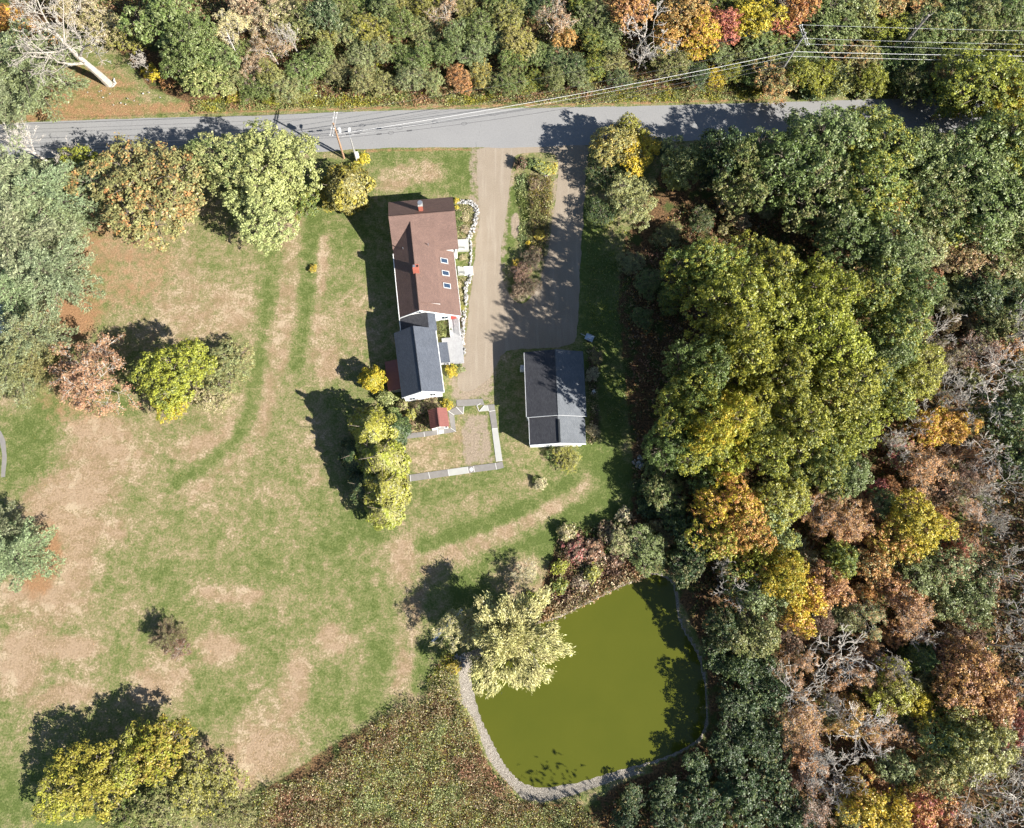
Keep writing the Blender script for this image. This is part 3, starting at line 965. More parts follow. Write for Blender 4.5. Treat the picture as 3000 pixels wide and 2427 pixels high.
# ---------------------------------------------------------------- stones
def stone_mesh(seed, name="stone", mat='stone'):
    r = random.Random(seed)
    mb = MB()
    ph = [(r.uniform(-1, 1), r.uniform(-1, 1), r.uniform(-1, 1)) for _ in range(5)]
    vv, ff = [], []
    nu, nv_ = 7, 4
    vv.append(Vector((0, 0, -1)))
    for j in range(1, nv_):
        for i in range(nu):
            a, b = 2*math.pi*i/nu, math.pi*j/nv_-math.pi/2
            vv.append(Vector((math.cos(a)*math.cos(b), math.sin(a)*math.cos(b), math.sin(b))))
    vv.append(Vector((0, 0, 1)))
    for i in range(nu):
        ff.append((0, 1+(i+1) % nu, 1+i))
        for j in range(nv_-2):
            a, b = 1+j*nu+i, 1+j*nu+(i+1) % nu
            ff.append((a, b, b+nu, a+nu))
        ff.append((1+(nv_-2)*nu+i, 1+(nv_-2)*nu+(i+1) % nu, len(vv)-1))
    out = []
    for p in vv:
        k = 1.0
        for q_ in ph:
            dd = p.dot(Vector(q_).normalized())
            if dd > 0.55:
                k *= 1-(dd-0.55)*0.75
        out.append(p*k*r.uniform(0.93, 1.07))
    mb.add(out, ff)
    o = mb.build(name, M[mat])
    m_ = o.data
    bpy.data.objects.remove(o)
    return m_


STONES = [stone_mesh(i, "stone", 'stone' if i % 2 else 'pale_stone') for i in range(8)]


def stones_along(root, pts, width, n, size, seed, layers=1):
    r = random.Random(seed)
    pp = PL(pts)
    L = [0]
    for a, b in zip(pp[:-1], pp[1:]):
        L.append(L[-1]+(b-a).length)
    for k in range(n):
        s_ = (k+r.random())/n*L[-1]
        for i in range(len(pp)-1):
            if L[i] <= s_ <= L[i+1]:
                break
        u = (s_-L[i])/(L[i+1]-L[i]+1e-6)
        c = pp[i].lerp(pp[i+1], u)
        nrm = (pp[i+1]-pp[i]).normalized().cross(Vector((0, 0, 1)))
        c = c+nrm*r.uniform(-1, 1)*width/2
        sz = r.uniform(*size)
        o = bpy.data.objects.new("stone", r.choice(STONES))
        col.objects.link(o)
        o.parent = root
        o.location = c-root.location+Vector((0, 0, sz*0.35+r.choice((0, 0.28))*layers*0.7))
        o.rotation_euler = (r.uniform(-.4, .4), r.uniform(-.4, .4), r.uniform(0, 6.3))
        o.scale = (sz*r.uniform(.8, 1.3), sz*r.uniform(.7, 1.1), sz*r.uniform(.5, .8))


w = tag(empty("stone_wall", P(1390, 640)), "curved pale fieldstone wall round the bed at the house's road end", "wall")
stones_along(w, [(1340, 597), (1358, 593), (1380, 595), (1393, 606), (1398, 622), (1393, 650), (1384, 678), (1374, 700), (1366, 708)], 0.75, 120, (0.17, 0.32), 11)
w = tag(empty("stone_wall", P(1380, 760)), "thin line of pale stones between stoop and front steps", "wall")
stones_along(w, [(1379, 708), (1381, 735), (1380, 760), (1377, 780)], 0.3, 24, (0.17, 0.30), 12)
w = tag(empty("stone_wall", P(1365, 900)), "long rubble wall of pale stones beside the drive below the steps", "wall")
stones_along(w, [(1372, 808), (1379, 818), (1366, 836), (1364, 860), (1366, 880), (1361, 905), (1359, 940), (1356, 975), (1353, 1000), (1357, 1020), (1357, 1040)], 0.6, 150, (0.16, 0.32), 13)
w = tag(empty("stone_heap", P(1348, 1935)), "heap of loose grey stones at the pond's edge beside the willow", "stones")
stones_along(w, [(1345, 1915), (1350, 1935), (1355, 1955)], 1.9, 60, (0.12, 0.26), 14)
w = tag(empty("stone_heap", P(1868, 1352)), "dim heap of grey stones in the shade below the tall canopy", "stones")
stones_along(w, [(1862, 1345), (1880, 1368)], 1.6, 26, (0.18, 0.4), 15)


def boulder(px, py, s, name, label, cat, mat, seed, grp=None):
    m_ = stone_mesh(seed, name, mat)
    o = bpy.data.objects.new(name, m_)
    col.objects.link(o)
    c = P(px, py)
    o.location = (c.x, c.y, s[2]*0.5)
    o.scale = s
    o.rotation_euler = (0, 0, seed*1.3)
    return tag(o, label, cat, grp)


boulder(1517, 797, (0.75, 0.85, 0.55), "boulder", "bluish boulder in the dark end of the planted island", "boulder", 'blue_stone', 21)
boulder(1595, 519, (0.55, 0.28, 0.3), "boulder", "white boulder in the planted island near the road, left of a pair", "boulder", 'pale_stone', 22)
boulder(1603, 513, (0.4, 0.26, 0.28), "boulder", "white boulder in the planted island near the road, right of a pair", "boulder", 'pale_stone', 23)
# stones round the dead tree's foot
w = tag(empty("stone_ring", P(325, 248)), "ring of white stones round the dead tree's foot", "stones")
stones_along(w, [(311, 248), (318, 254), (328, 255), (336, 250), (338, 240), (333, 233)], 0.3, 16, (0.18, 0.3), 16)
w = tag(empty("stone_scatter", P(330, 285)), "pale stones strewn over the leaf-strewn grass above the road", "stones")
stones_along(w, [(235, 241), (285, 280), (345, 300), (400, 296), (470, 283)], 2.2, 16, (0.1, 0.2), 17)

# ---------------------------------------------------------------- utility poles, wires
def pole(name, label, bx_, by_, h, arm_z, arm_len, arm_dir, mat, r0=0.17):
    b = P(bx_, by_)
    e = tag(empty(name, b), label, "pole")
    part(MB().tube([b, b+Vector((0, 0, h*0.5)), b+Vector((0, 0, h))], [r0, r0*0.86, r0*0.72], 10), "post", mat, e)
    t_ = Vector((arm_dir[0], arm_dir[1], 0)).normalized()
    s_ = t_.cross(Vector((0, 0, 1)))
    fr = Matrix((t_, s_, Vector((0, 0, 1)))).transposed()
    ends = []
    for sg in (-1, 1):
        part(MB().box(b+s_*sg*0.22+Vector((0, 0, arm_z)), (arm_len, 0.11, 0.14), fr), "crossarm", M['grey_wood'], e)
    for u in (-0.48, -0.2, 0.26, 0.48):
        for sg in (-1, 1):
            c = b+t_*u*arm_len+s_*sg*0.22+Vector((0, 0, arm_z+0.07))
            part(MB().tube([c, c+Vector((0, 0, 0.12)), c+Vector((0, 0, 0.2))], [0.05, 0.11, 0.06], 8), "insulator", M['porcelain'], e)
        ends.append(b+t_*u*arm_len+Vector((0, 0, arm_z+0.25)))
    return e, b, ends


p1, b1, arm1 = pole("utility_pole", "brown utility pole with double crossarm and transformer by the driveway road", 1008, 464, 10.7, 10.4, 4.6, (0.12, 1), M['pole_wood'], 0.2)
part(MB().tube([b1+Vector((0.55, 0.25, 7.9)), b1+Vector((0.55, 0.25, 8.0)), b1+Vector((0.55, 0.25, 8.9)), b1+Vector((0.55, 0.25, 9.0))], [0.28, 0.34, 0.34, 0.2], 14), "transformer", M['trim_grey'], p1)
part(MB().box(b1+Vector((0.2, 0.1, 8.5)), (0.4, 0.1, 0.12)), "bracket", M['dark_metal'], p1)
p2, b2, arm2 = pole("utility_pole", "tall grey utility pole leaning over the roadside scrub at upper right", 2257, 258, 15.0, 14.3, 4.2, (-0.25, 1), M['grey_wood'], 0.2)
b3 = P(1047, 479)
p3 = tag(empty("lamp_pole", b3), "grey service pole with lamp arm and white cabinet beside the road", "pole")
part(MB().tube([b3, b3+Vector((0, 0, 4)), b3+Vector((0, 0, 8.0))], [0.15, 0.13, 0.11], 10), "post", M['grey_wood'], p3)
part(MB().tube([b3+Vector((0, 0, 7.8)), b3+Vector((-0.1, 0.4, 8.4)), b3+Vector((-0.15, 1.0, 8.5))], 0.05, 6), "lamp_arm", M['metal'], p3)
part(MB().box(b3+Vector((-0.15, 1.25, 8.5)), (0.34, 0.75, 0.2)), "lamp_head", M['white'], p3)
part(MB().box(b3+Vector((0.32, 0.1, 2.6)), (0.55, 0.42, 1.5)), "meter_cabinet", M['white'], p3)
part(MB().tube([b3+Vector((0.12, 0.12, 0.2)), b3+Vector((0.12, 0.12, 7.0))], 0.05, 6), "conduit", M['metal'], p3)


def wire(label, a, b, sag, r, mat, extend=None):
    a, b = Vector(a), Vector(b)
    pts = []
    n = 28
    for k in range(n+1):
        u = k/n
        p = a.lerp(b, u)
        p.z -= sag*4*u*(1-u)
        pts.append(p)
    o = MB().tube(pts, r, 5).build("power_line", mat)
    tag(o, label, "wire", "overhead lines along the road")
    return o, pts


far_l = [P(-1400, 395+k*18, 10.2) for k in range(4)]
far_r = [P(4300, 100+k*20, 13.5) for k in range(4)]
for k, nm in enumerate(("nearest the driveway", "second from the driveway", "third from the driveway", "farthest from the driveway")):
    wire("thin dark wire over the road left of the brown pole, " + nm, far_l[3-k], arm1[k], 0.9, 0.022, M['wire'])
for k, nm in ((0, "lowest"), (1, "middle"), (3, "topmost")):
    wire("thin wire sloping from the brown pole to the grey pole, " + nm, arm1[k], arm2[k], 1.2, 0.02, M['wire'])
    wire("thin wire running off right from the grey pole, " + nm, arm2[k], far_r[3-k]+Vector((0, 0, 0.4)), 1.0, 0.02, M['trim_grey'])
hb1 = b1+Vector((0.1, 0.2, 7.3))
w1, pts1 = wire("thick pale cable crossing from the brown pole to the grey pole", hb1, b2+Vector((0, 0, 10.2)), 1.0, 0.04, M['pale_wire'])
wire("thick pale cable running off right from the grey pole", b2+Vector((0, 0, 10.2)), P(4300, 165, 10), 0.9, 0.042, M['pale_wire'])
wire("thinner pale cable below the thick one, right of the grey pole", b2+Vector((0, 0, 9.0)), P(4300, 185, 9), 0.9, 0.03, M['pale_wire'])
w2, pts2 = wire("thinner pale cable below the thick one, between the poles", hb1-Vector((0, 0, 0.9)), b2+Vector((0, 0, 9.0)), 1.0, 0.02, M['pale_wire'])
w3, pts3 = wire("dark cable with splice cases and slack loops over the road", hb1-Vector((0, 0, 0.5)), b2+Vector((-0.6, -0.5, 8.2)), 1.7, 0.032, M['wire'])
w4, pts4 = wire("low dark cable over the road left of the brown pole", P(-1400, 470, 6.8), hb1-Vector((0, 0, 0.4)), 0.9, 0.03, M['wire'])
w5, pts5 = wire("lowest dark cable over the road left of the brown pole", P(-1400, 492, 6.0), hb1-Vector((0, 0, 1.0)), 0.8, 0.03, M['wire'])
w6, pts6 = wire("lower dark cable with a slack loop passing the driveway mouth", hb1-Vector((0, 0, 1.3)), b2+Vector((-0.6, -0.5, 7.0)), 2.2, 0.032, M['wire'])


def along(pts, u):
    k = u*(len(pts)-1)
    i = min(int(k), len(pts)-2)
    return pts[i].lerp(pts[i+1], k-i), (pts[i+1]-pts[i]).normalized()


for wo, pp, us, loops in ((w3, pts3, (0.022, 0.04), (0.13,)), (w6, pts6, (0.085, 0.15), (0.11, 0.27))):
    for u in us:
        c, d_ = along(pp, u)
        MB().tube([c-d_*0.5, c-d_*0.42, c+d_*0.42, c+d_*0.5], [0.04, 0.11, 0.11, 0.04], 8).build("splice_case", M['wire'], wo)
    for u in loops:
        c, d_ = along(pp, u)
        sd_ = d_.cross(Vector((0, 0, 1)))
        ring = [c+d_*0.55*math.cos(a)+sd_*0.28*math.sin(a) for a in [2*math.pi*k/18 for k in range(19)]]
        MB().tube(ring, 0.03, 5).build("slack_loop", M['wire'], wo)

# ---------------------------------------------------------------- odd things in the yard
a, b = P(1264, 1884, 0.35), P(1353, 1786, 1.1)
dk = tag(empty("gangway", P(1264, 1884)), "long pale narrow gangway lying in the grass left of the willow", "gangway")
u = (b-a).normalized()
s_ = u.cross(Vector((0, 0, 1)))
for k in (-1, 1):
    part(MB().tube([a+s_*k*0.15, b+s_*k*0.15], 0.045, 5), "rail", M['pale_plank'], dk)
L_ = (b-a).length
for k in range(int(L_/0.42)):
    c = a+u*(0.2+k*0.42)
    part(MB().slab([c-s_*0.17, c-s_*0.17+u*0.34, c+s_*0.17+u*0.34, c+s_*0.17], 0.03), "plank", M['pale_plank'], dk)
dk = tag(empty("pond_dock", P(1545, 1800)), "short weathered plank dock tipping into the pond by the willow", "dock")
for k in range(4):
    a = P(1537+k*6, 1782, 0.35)
    b = P(1544+k*6, 1812, 0.0)
    s_ = Vector((0.16, 0.02, 0))
    part(MB().slab([a-s_, b-s_, b+s_, a+s_], 0.05), "plank", M['grey_wood'], dk)
part(MB().box(P(1546, 1796, 0.02), (1.5, 0.12, 0.3)), "beam", M['grey_wood'], dk)
tr = tag(empty("yard_trailer", P(1725, 993)), "small pale blue trailer frame parked in shade above the barn", "trailer")
TF = Fr(tr.location.x, tr.location.y, -25)
part(MB().box(TF(0, 0, 0.62), (1.5, 1.1, 0.08), TF.m), "bed", M['tarp'], tr)
part(MB().box(TF(0, 0, 0.85), (0.7, 0.6, 0.4), TF.m), "crate", M['pale_plank'], tr)
part(MB().tube([TF(-0.7, 0, 0.55), TF(-1.7, 0.05, 0.5)], 0.05, 6), "tow_bar", M['metal'], tr)
for sg in (-1, 1):
    c = TF(0.1, sg*0.65, 0.3)
    part(MB().tube([c-TF.y*0.08, c+TF.y*0.08], 0.3, 14), "wheel", M['dark_metal'], tr)
    part(MB().box(TF(0.1, sg*0.53, 0.9), (1.5, 0.04, 0.05), TF.m), "side_rail", M['metal'], tr)
ch = tag(empty("lawn_chair", P(1739, 1150)), "little white lawn chair tipped over in the barn's shade", "chair")
CFm = Fr(ch.location.x, ch.location.y, 30)
part(MB().box(CFm(0, 0, 0.42), (0.5, 0.5, 0.05), CFm.m), "seat", M['white'], ch)
part(MB().box(CFm(0, 0.27, 0.7), (0.5, 0.05, 0.55), CFm.m), "backrest", M['white'], ch)
for sx in (-1, 1):
    for sy_ in (-1, 1):
        part(MB().box(CFm(sx*0.22, sy_*0.22, 0.2), (0.05, 0.05, 0.4), CFm.m), "leg", M['white'], ch)
# neighbour's roof glimpsed through the pines at the left edge
nb_f = Fr(P(-40, 925, 3).x, P(-40, 925, 3).y, 4)
nbh = under("cottage", nb_f, "pale blue-white roof showing through the pines at the left edge", "house")
part(prism(nb_f, [(-3.2, 0), (3.2, 0), (3.2, 2.6), (0, 4.4), (-3.2, 2.6)], -3.0, 3.0), "wall", M['white'], nbh)
for sg in (-1, 1):
    part(MB().slab([nb_f(0, -3.3, 4.6), nb_f(sg*3.5, -3.3, 2.6), nb_f(sg*3.5, 3.3, 2.6), nb_f(0, 3.3, 4.6)], 0.12, nb_f.y), "roof", M['tarp'], nbh)
# dead snag leaning beside the far road
# ---------------------------------------------------------------- foliage prototypes
def unit(v):
    return v/(np.linalg.norm(v, axis=-1, keepdims=True)+1e-9)


def leaf_quads(c, nrm, size, rng, aspect=0.62, axis=None):
    n = len(c)
    a = axis if axis is not None else rng.normal(size=(n, 3))
    u = unit(a-nrm*np.sum(a*nrm, axis=1, keepdims=True))
    w = np.cross(nrm, u)
    s = size[:, None]
    k = aspect*rng.uniform(0.75, 1.25, (n, 1))
    f = nrm*s*rng.uniform(-0.25, 0.25, (n, 1))
    return np.stack([c-u*s, c+w*s*k+f, c+u*s, c-w*s*k+f], axis=1)


def clump_leaves(cent, out, per, rad, leaf, rng, flat=0.7, droop=0.0, upb=0.55):
    """leaves round clump centres"""
    n = len(cent)
    c = np.repeat(cent, per, axis=0)
    o = np.repeat(out, per, axis=0)
    clu = np.repeat(rng.random(n), per)
    rr = np.repeat(rad, per)
    d = unit(rng.normal(size=(n*per, 3)))
    r = rr*rng.random(n*per)**0.45
    off = d*r[:, None]
    off[:, 2] *= flat
    off[:, 2] -= droop*np.abs(rng.normal(size=n*per))
    p = c+off
    nrm = unit(d*0.5+o*0.45+np.array([0, 0, upb])+rng.normal(size=(n*per, 3))*0.55)
    sz = leaf*rng.uniform(0.5, 1.4, n*per)
    V = leaf_quads(p, nrm, sz, rng)
    return V, rng.random(n*per), clu


def broad(seed, R, H, nl, leaf, sp, per, fill=0.18, base=0.28, rad=(0.24, 0.44), dens=0.62):
    rng = np.random.default_rng(seed)
    cz, hz = H*(base+1)/2, H*(1-base)/2
    lob = []
    k = 0
    while len(lob) < nl and k < 4000:
        k += 1
        d = unit(rng.normal(size=3))
        if d[2] < -0.45:
            continue
        q_ = rng.uniform(0.42, 0.80) if len(lob) else 0.15
        an_ = math.atan2(d[1], d[0])
        wob = 1+0.17*math.sin(2*an_+seed)+0.13*math.sin(3*an_+seed*1.7)+0.08*math.sin(5*an_+seed*2.3)
        c = np.array([d[0]*R*q_*wob, d[1]*R*q_*wob, cz+d[2]*hz*q_])
        lr = R*rng.uniform(*rad)
        if any(np.linalg.norm((c-o)[:2]) < 0.42*(lr+l2) and abs(c[2]-o[2]) < 0.5*(lr+l2) for o, l2 in lob):
            continue
        lob.append((c, lr))
    cen, outs = [], []
    for i, (c, lr) in enumerate(lob):
        m = int(4*math.pi*lr*lr*dens/sp**2)
        d = unit(rng.normal(size=(m, 3)))
        d = d[d[:, 2] > -0.5]
        rr = lr*rng.uniform(0.72, 1.22, (len(d), 1))
        sq = np.array([1, 1, min(0.9, hz/R*1.1)])
        p = c+d*rr*sq
        keep = np.ones(len(p), bool)
        for j, (c2, l2) in enumerate(lob):
            if j != i:
                keep &= (np.linalg.norm((p-c2)/sq, axis=1) > l2*0.8) | (rng.random(len(p)) < fill*0.5)
        cen.append(p[keep])
        outs.append(d[keep])
    cen, outs = np.concatenate(cen), np.concatenate(outs)
    nb_ = int(len(cen)*fill)
    if nb_:
        d = unit(rng.normal(size=(nb_, 3)))
        p = d*np.array([R, R, hz])*0.7*rng.random((nb_, 1))**0.5+np.array([0, 0, cz])
        cen = np.concatenate([cen, p])
        outs = np.concatenate([outs, d])
    V, rnd, clu = clump_leaves(cen, outs, per, rng.uniform(0.45, 1.0, len(cen))*sp*0.95, leaf, rng)
    crown = quad_mesh("crown", V, {"rnd": rnd, "clu": clu}, M['leaf'])
    # trunk and limbs
    mb = MB()
    tr_ = H*0.018+0.05
    lean = rng.normal(size=2)*0.25
    top = Vector((lean[0], lean[1], cz))
    pts = [Vector((0, 0, -0.1)), Vector((lean[0]*.2, lean[1]*.2, H*0.15)), Vector((lean[0]*.5, lean[1]*.5, H*base)), top]
    mb.tube(pts, [tr_*1.35, tr_, tr_*0.85, tr_*0.4], 8)
    for c, lr in lob:
        s0 = pts[2].lerp(top, rng.uniform(0, 0.8))
        e = Vector(c)
        mid = s0.lerp(e, 0.5)+Vector((0, 0, -0.08*(e-s0).length))
        mb.tube([s0, mid, e], [tr_*0.5, tr_*0.34, tr_*0.2], 5, False)
        near_ = cen[np.linalg.norm(cen-c, axis=1) < lr*1.2]
        if len(near_):
            for p in near_[rng.choice(len(near_), min(len(near_), 7), replace=False)]:
                pv = Vector(p)
                mb.tube([mid.lerp(e, rng.uniform(0.2, 1)), e.lerp(pv, 0.5)+Vector((0, 0, 0.1)), pv], [tr_*0.2, tr_*0.13, 0.02], 4, False)
    o = mb.build("trunk", M['bark'])
    t_ = o.data
    bpy.data.objects.remove(o)
    return dict(r=R, h=H, trunk=t_, crown=crown, zc=base*0.3+0.62)


def skeleton(rng, H, spread, levels=4, trunk_r=None, fork=0.3, up=0.35, multi=1, kids=(8, 5, 5, 4), twig=0.02):
    mb = MB()
    tips = []
    tr_ = trunk_r or H*0.014+0.04
    sides = (8, 5, 4, 3, 3)
    segs = (6, 4, 3, 3, 2)

    def grow(p, d, L, r, lv):
        n = segs[lv]
        pts = [p]
        rads = [r]
        cur = Vector(d)
        for k in range(n):
            j = Vector(rng.normal(size=3))*(0.05 if lv == 0 else 0.2)
            cur = (cur+j+Vector((0, 0, up*0.16*(lv > 0)))).normalized()
            pts.append(pts[-1]+cur*L/n)
            rads.append(max(twig*0.6, r*(1-(0.72 if lv else 0.8)*(k+1)/n)))
        mb.tube(pts, rads, sides[lv], False)
        if lv >= levels:
            tips.append(pts[-1])
            return
        for k in range(kids[lv] if lv < len(kids) else 3):
            u = fork+(1-fork)*(k+rng.random()*0.9)/kids[lv] if lv == 0 else 0.25+0.75*(k+rng.random()*.9)/kids[lv]
            u = min(u, 0.99)
            i = min(int(u*n), n-1)
            q_ = pts[i].lerp(pts[i+1], u*n-i)
            t_ = (pts[i+1]-pts[i]).normalized()
            an = rng.uniform(0, 2*math.pi) if lv else k*2.4+rng.uniform(-.4, .4)
            a = t_.orthogonal().normalized()
            b_ = t_.cross(a)
            side = a*math.cos(an)+b_*math.sin(an)
            ang = rng.uniform(0.55, 1.0) if lv else spread*rng.uniform(0.8, 1.15)
            nd = (t_*math.cos(ang)+side*math.sin(ang)).normalized()
            rr_ = rads[i]*(0.55 if lv else 0.5)
            l2 = L*(0.52 if lv else 0.55)*(1.15-0.5*u)*rng.uniform(0.75, 1.2)
            grow(q_, nd, l2, max(twig, rr_), lv+1)
        tips.append(pts[-1])

    for k in range(multi):
        a = rng.uniform(0, 6.28)
        d = Vector((math.cos(a)*0.25*(multi > 1), math.sin(a)*0.25*(multi > 1), 1)).normalized()
        grow(Vector((0, 0, -0.1)), d, H*0.86*rng.uniform(.85, 1), tr_ if multi == 1 else tr_*0.7, 0)
    return mb, tips


def bare(seed, R, H, mat, levels=4, *a_, trunk_r=None, **k_):
    return bare_(seed, R, H, mat, levels, *a_, trunk_r=trunk_r, **k_)


def bare_(seed, R, H, mat, levels=4, multi=1, leaves=0, leaf=0.16, spread=0.8, fork=0.3, twig=0.022, kids=(8, 5, 5, 4), up=0.35, trunk_r=None):
    rng = np.random.default_rng(seed)
    mb, tips = skeleton(rng, H, spread, levels, trunk_r, fork, up, multi, kids, twig)
    a = np.array([tuple(p) for p in mb.v])
    rad = np.percentile(np.hypot(a[:, 0], a[:, 1]), 97)
    k = R/rad
    mb.v = [(p[0]*k, p[1]*k, p[2]) if True else p for p in mb.v]
    o = mb.build("trunk", mat)
    t_ = o.data
    bpy.data.objects.remove(o)
    crown = None
    if leaves:
        tp = np.array([tuple(p) for p in tips])*np.array([k, k, 1])
        V, rnd, clu = clump_leaves(tp, unit(tp-np.array([0, 0, H*0.6])), leaves, np.full(len(tp), 0.35), leaf, rng)
        crown = quad_mesh("crown", V, {"rnd": rnd, "clu": clu}, M['leaf'])
    return dict(r=R, h=H, trunk=t_, crown=crown, zc=0.62)


def pine(seed, R, H):
    rng = np.random.default_rng(seed)
    mb = MB()
    mb.tube([(0, 0, -0.1), (0.1, 0, H*0.5), (0, 0.1, H*0.97)], [0.27, 0.2, 0.03], 8)
    C, A, cl = [], [], []
    z = H*0.2
    while z < H*0.97:
        u = (z-H*0.2)/(H*0.77)
        L = R*(0.25+0.95*math.sin(min(1, (1-u)*1.25)*math.pi/2))*0.86
        if u > 0.85:
            L *= 0.8
        nb_ = rng.integers(4, 6)
        a0 = rng.uniform(0, 6.28)
        for b_ in range(nb_):
            an = a0+b_*2*math.pi/nb_+rng.uniform(-.25, .25)
            ll = L*rng.uniform(0.7, 1.15)
            d = np.array([math.cos(an), math.sin(an), 0])
            rise = rng.uniform(0.05, 0.35)+0.5*u
            s0 = np.array([0, 0, z])
            pts = [s0+d*ll*t_+np.array([0, 0, ll*(rise*t_-0.28*t_*t_*(1-u)+0.12*t_**3)]) for t_ in (0, .35, .7, 1)]
            mb.tube([Vector(p) for p in pts], [0.07, 0.05, 0.035, 0.012], 4, False)
            m = max(4, int(ll*6.0))
            c0 = rng.random()
            for i in range(m):
                t_ = 0.22+0.78*(i+rng.random())/m
                k = t_*3 if t_ < 0.999 else 2.999
                i0 = min(int(t_/0.35), 2)
                p = pts[i0]+(pts[i0+1]-pts[i0])*((t_-(0, .35, .7)[i0])/(0.35, 0.35, 0.3)[i0])
                w_ = ll*0.24*(1.2-t_)+0.16
                sd_ = np.array([-d[1], d[0], 0])
                for sg in (-1, 1):
                    q_ = p+sd_*sg*w_*rng.uniform(0.15, 1.0)+np.array([0, 0, rng.uniform(-.05, .18)])
                    ax = unit(d*1.0+sd_*sg*rng.uniform(0.3, 0.9)+np.array([0, 0, rng.uniform(.1, .7)]))
                    C.append(q_)
                    A.append(ax)
                    cl.append(c0)
        z += H*0.05*rng.uniform(0.8, 1.2)
    C, A, cl = np.array(C), np.array(A), np.array(cl)
    per = 6
    n = len(C)*per
    c = np.repeat(C, per, axis=0)+rng.normal(size=(n, 3))*0.11
    ax = unit(np.repeat(A, per, axis=0)+rng.normal(size=(n, 3))*0.6)
    nrm = unit(np.array([0, 0, 0.8])+rng.normal(size=(n, 3))*0.55)
    nrm = unit(nrm-ax*np.sum(nrm*ax, axis=1, keepdims=True))
    V = leaf_quads(c, nrm, rng.uniform(0.10, 0.24, n), rng, 0.30, ax)
    crown = quad_mesh("crown", V, {"rnd": rng.random(n), "clu": np.clip(np.repeat(cl, per)*0.6+rng.random(n)*0.4, 0, 1)}, M['leaf'])
    o = mb.build("trunk", M['bark'])
    t_ = o.data
    bpy.data.objects.remove(o)
    return dict(r=R, h=H, trunk=t_, crown=crown, zc=0.55)


def cedar(seed, R, H, n=8000, lumps=26, round_=False, leaf=0.16):
    """dense evergreen: sprays over a lumpy cone or ball"""
    rng = np.random.default_rng(seed)
    ld = unit(rng.normal(size=(lumps, 3)))
    lz = rng.random(lumps)
    la = rng.uniform(0, 6.28, lumps)
    u = rng.random(n)
    an = rng.uniform(0, 2*math.pi, n)
    if round_:
        prof = np.sqrt(np.clip(1-(2*u-1)**2, 0, 1))*0.95+0.05
    else:
        prof = np.clip(np.sin(np.clip(u*1.0+0.14, 0, 1)*math.pi)**0.75, 0.04, 1)
    bump_ = np.zeros(n)
    for k in range(lumps):
        da = np.abs((an-la[k]+math.pi) % (2*math.pi)-math.pi)
        bump_ = np.maximum(bump_, np.exp(-(da/0.36)**2-((u-lz[k])/0.11)**2))
    rr = R*prof*(0.64+0.40*bump_)*(1-0.25*rng.random(n)**2.0)
    c = np.stack([np.cos(an)*rr, np.sin(an)*rr, H*(0.03+0.96*u)], axis=1)
    c[:, 2] += bump_*0.18
    out = np.stack([np.cos(an), np.sin(an), (2*u-1)*0.8 if round_ else 0.25+0.9*u**3], axis=1)
    nrm = unit(unit(out)+rng.normal(size=(n, 3))*0.45+np.array([0, 0, 0.25]))
    ax = unit(np.array([0, 0, 1.0])+out*0.5+rng.normal(size=(n, 3))*0.35)
    V = leaf_quads(c, nrm, leaf*rng.uniform(0.6, 1.4, n), rng, 0.5, ax)
    cl = np.clip(bump_*0.55+rng.random(n)*0.45, 0, 1)
    crown = quad_mesh("crown", V, {"rnd": rng.random(n), "clu": cl}, M['leaf'])
    mb = MB().tube([(0, 0, -0.1), (0, 0, H*0.5), (0, 0, H*0.92)], [0.16, 0.11, 0.03], 7)
    for k in range(14):
        a_ = k*2.4
        z_ = H*(0.1+0.055*k)
        mb.tube([(0, 0, z_), (math.cos(a_)*R*0.4, math.sin(a_)*R*0.4, z_+0.3), (math.cos(a_)*R*0.7, math.sin(a_)*R*0.7, z_+0.8)], [0.05, 0.03, 0.01], 4, False)
    o = mb.build("trunk", M['bark'])
    t_ = o.data
    bpy.data.objects.remove(o)
    return dict(r=R, h=H, trunk=t_, crown=crown, zc=0.5)


def willow(seed, R, H, dens=1.0):
    rng = np.random.default_rng(seed)
    mb, tips = skeleton(rng, H, 0.85, 3, None, 0.25, 0.3, 3, (7, 5, 4), 0.025)
    a = np.array([tuple(p) for p in mb.v])
    k = R*0.92/np.percentile(np.hypot(a[:, 0], a[:, 1]), 97)
    mb.v = [(p[0]*k, p[1]*k, p[2]) for p in mb.v]
    tp = np.array([tuple(p) for p in tips])*np.array([k, k, 1])
    V_, r_, c_ = [], [], []
    n = len(tp)
    cl = rng.random(n)
    for s in range(int(26*dens)):
        t_ = rng.random((n, 1))
        out = unit(tp-np.array([0, 0, H*0.5]))
        c = tp+out*t_*0.5+rng.normal(size=(n, 3))*0.28
        c[:, 2] -= 0.9*t_[:, 0]**2*rng.random(n)
        ax = unit(out+np.array([0, 0, -0.5])*t_+rng.normal(size=(n, 3))*0.35)
        nrm = unit(np.array([0, 0, 0.9])+out*0.3+rng.normal(size=(n, 3))*0.5)
        nrm = unit(nrm-ax*np.sum(nrm*ax, axis=1, keepdims=True))
        V_.append(leaf_quads(c, nrm, rng.uniform(0.12, 0.26, n), rng, 0.28, ax))
        r_.append(rng.random(n))
        c_.append(cl)
    V_, r_, c_ = np.concatenate(V_), np.concatenate(r_), np.concatenate(c_)
    crown = quad_mesh("crown", V_, {"rnd": r_, "clu": c_}, M['leaf'])
    o = mb.build("trunk", M['grey_bark'])
    t_ = o.data
    bpy.data.objects.remove(o)
    return dict(r=R, h=H, trunk=t_, crown=crown, zc=0.6)


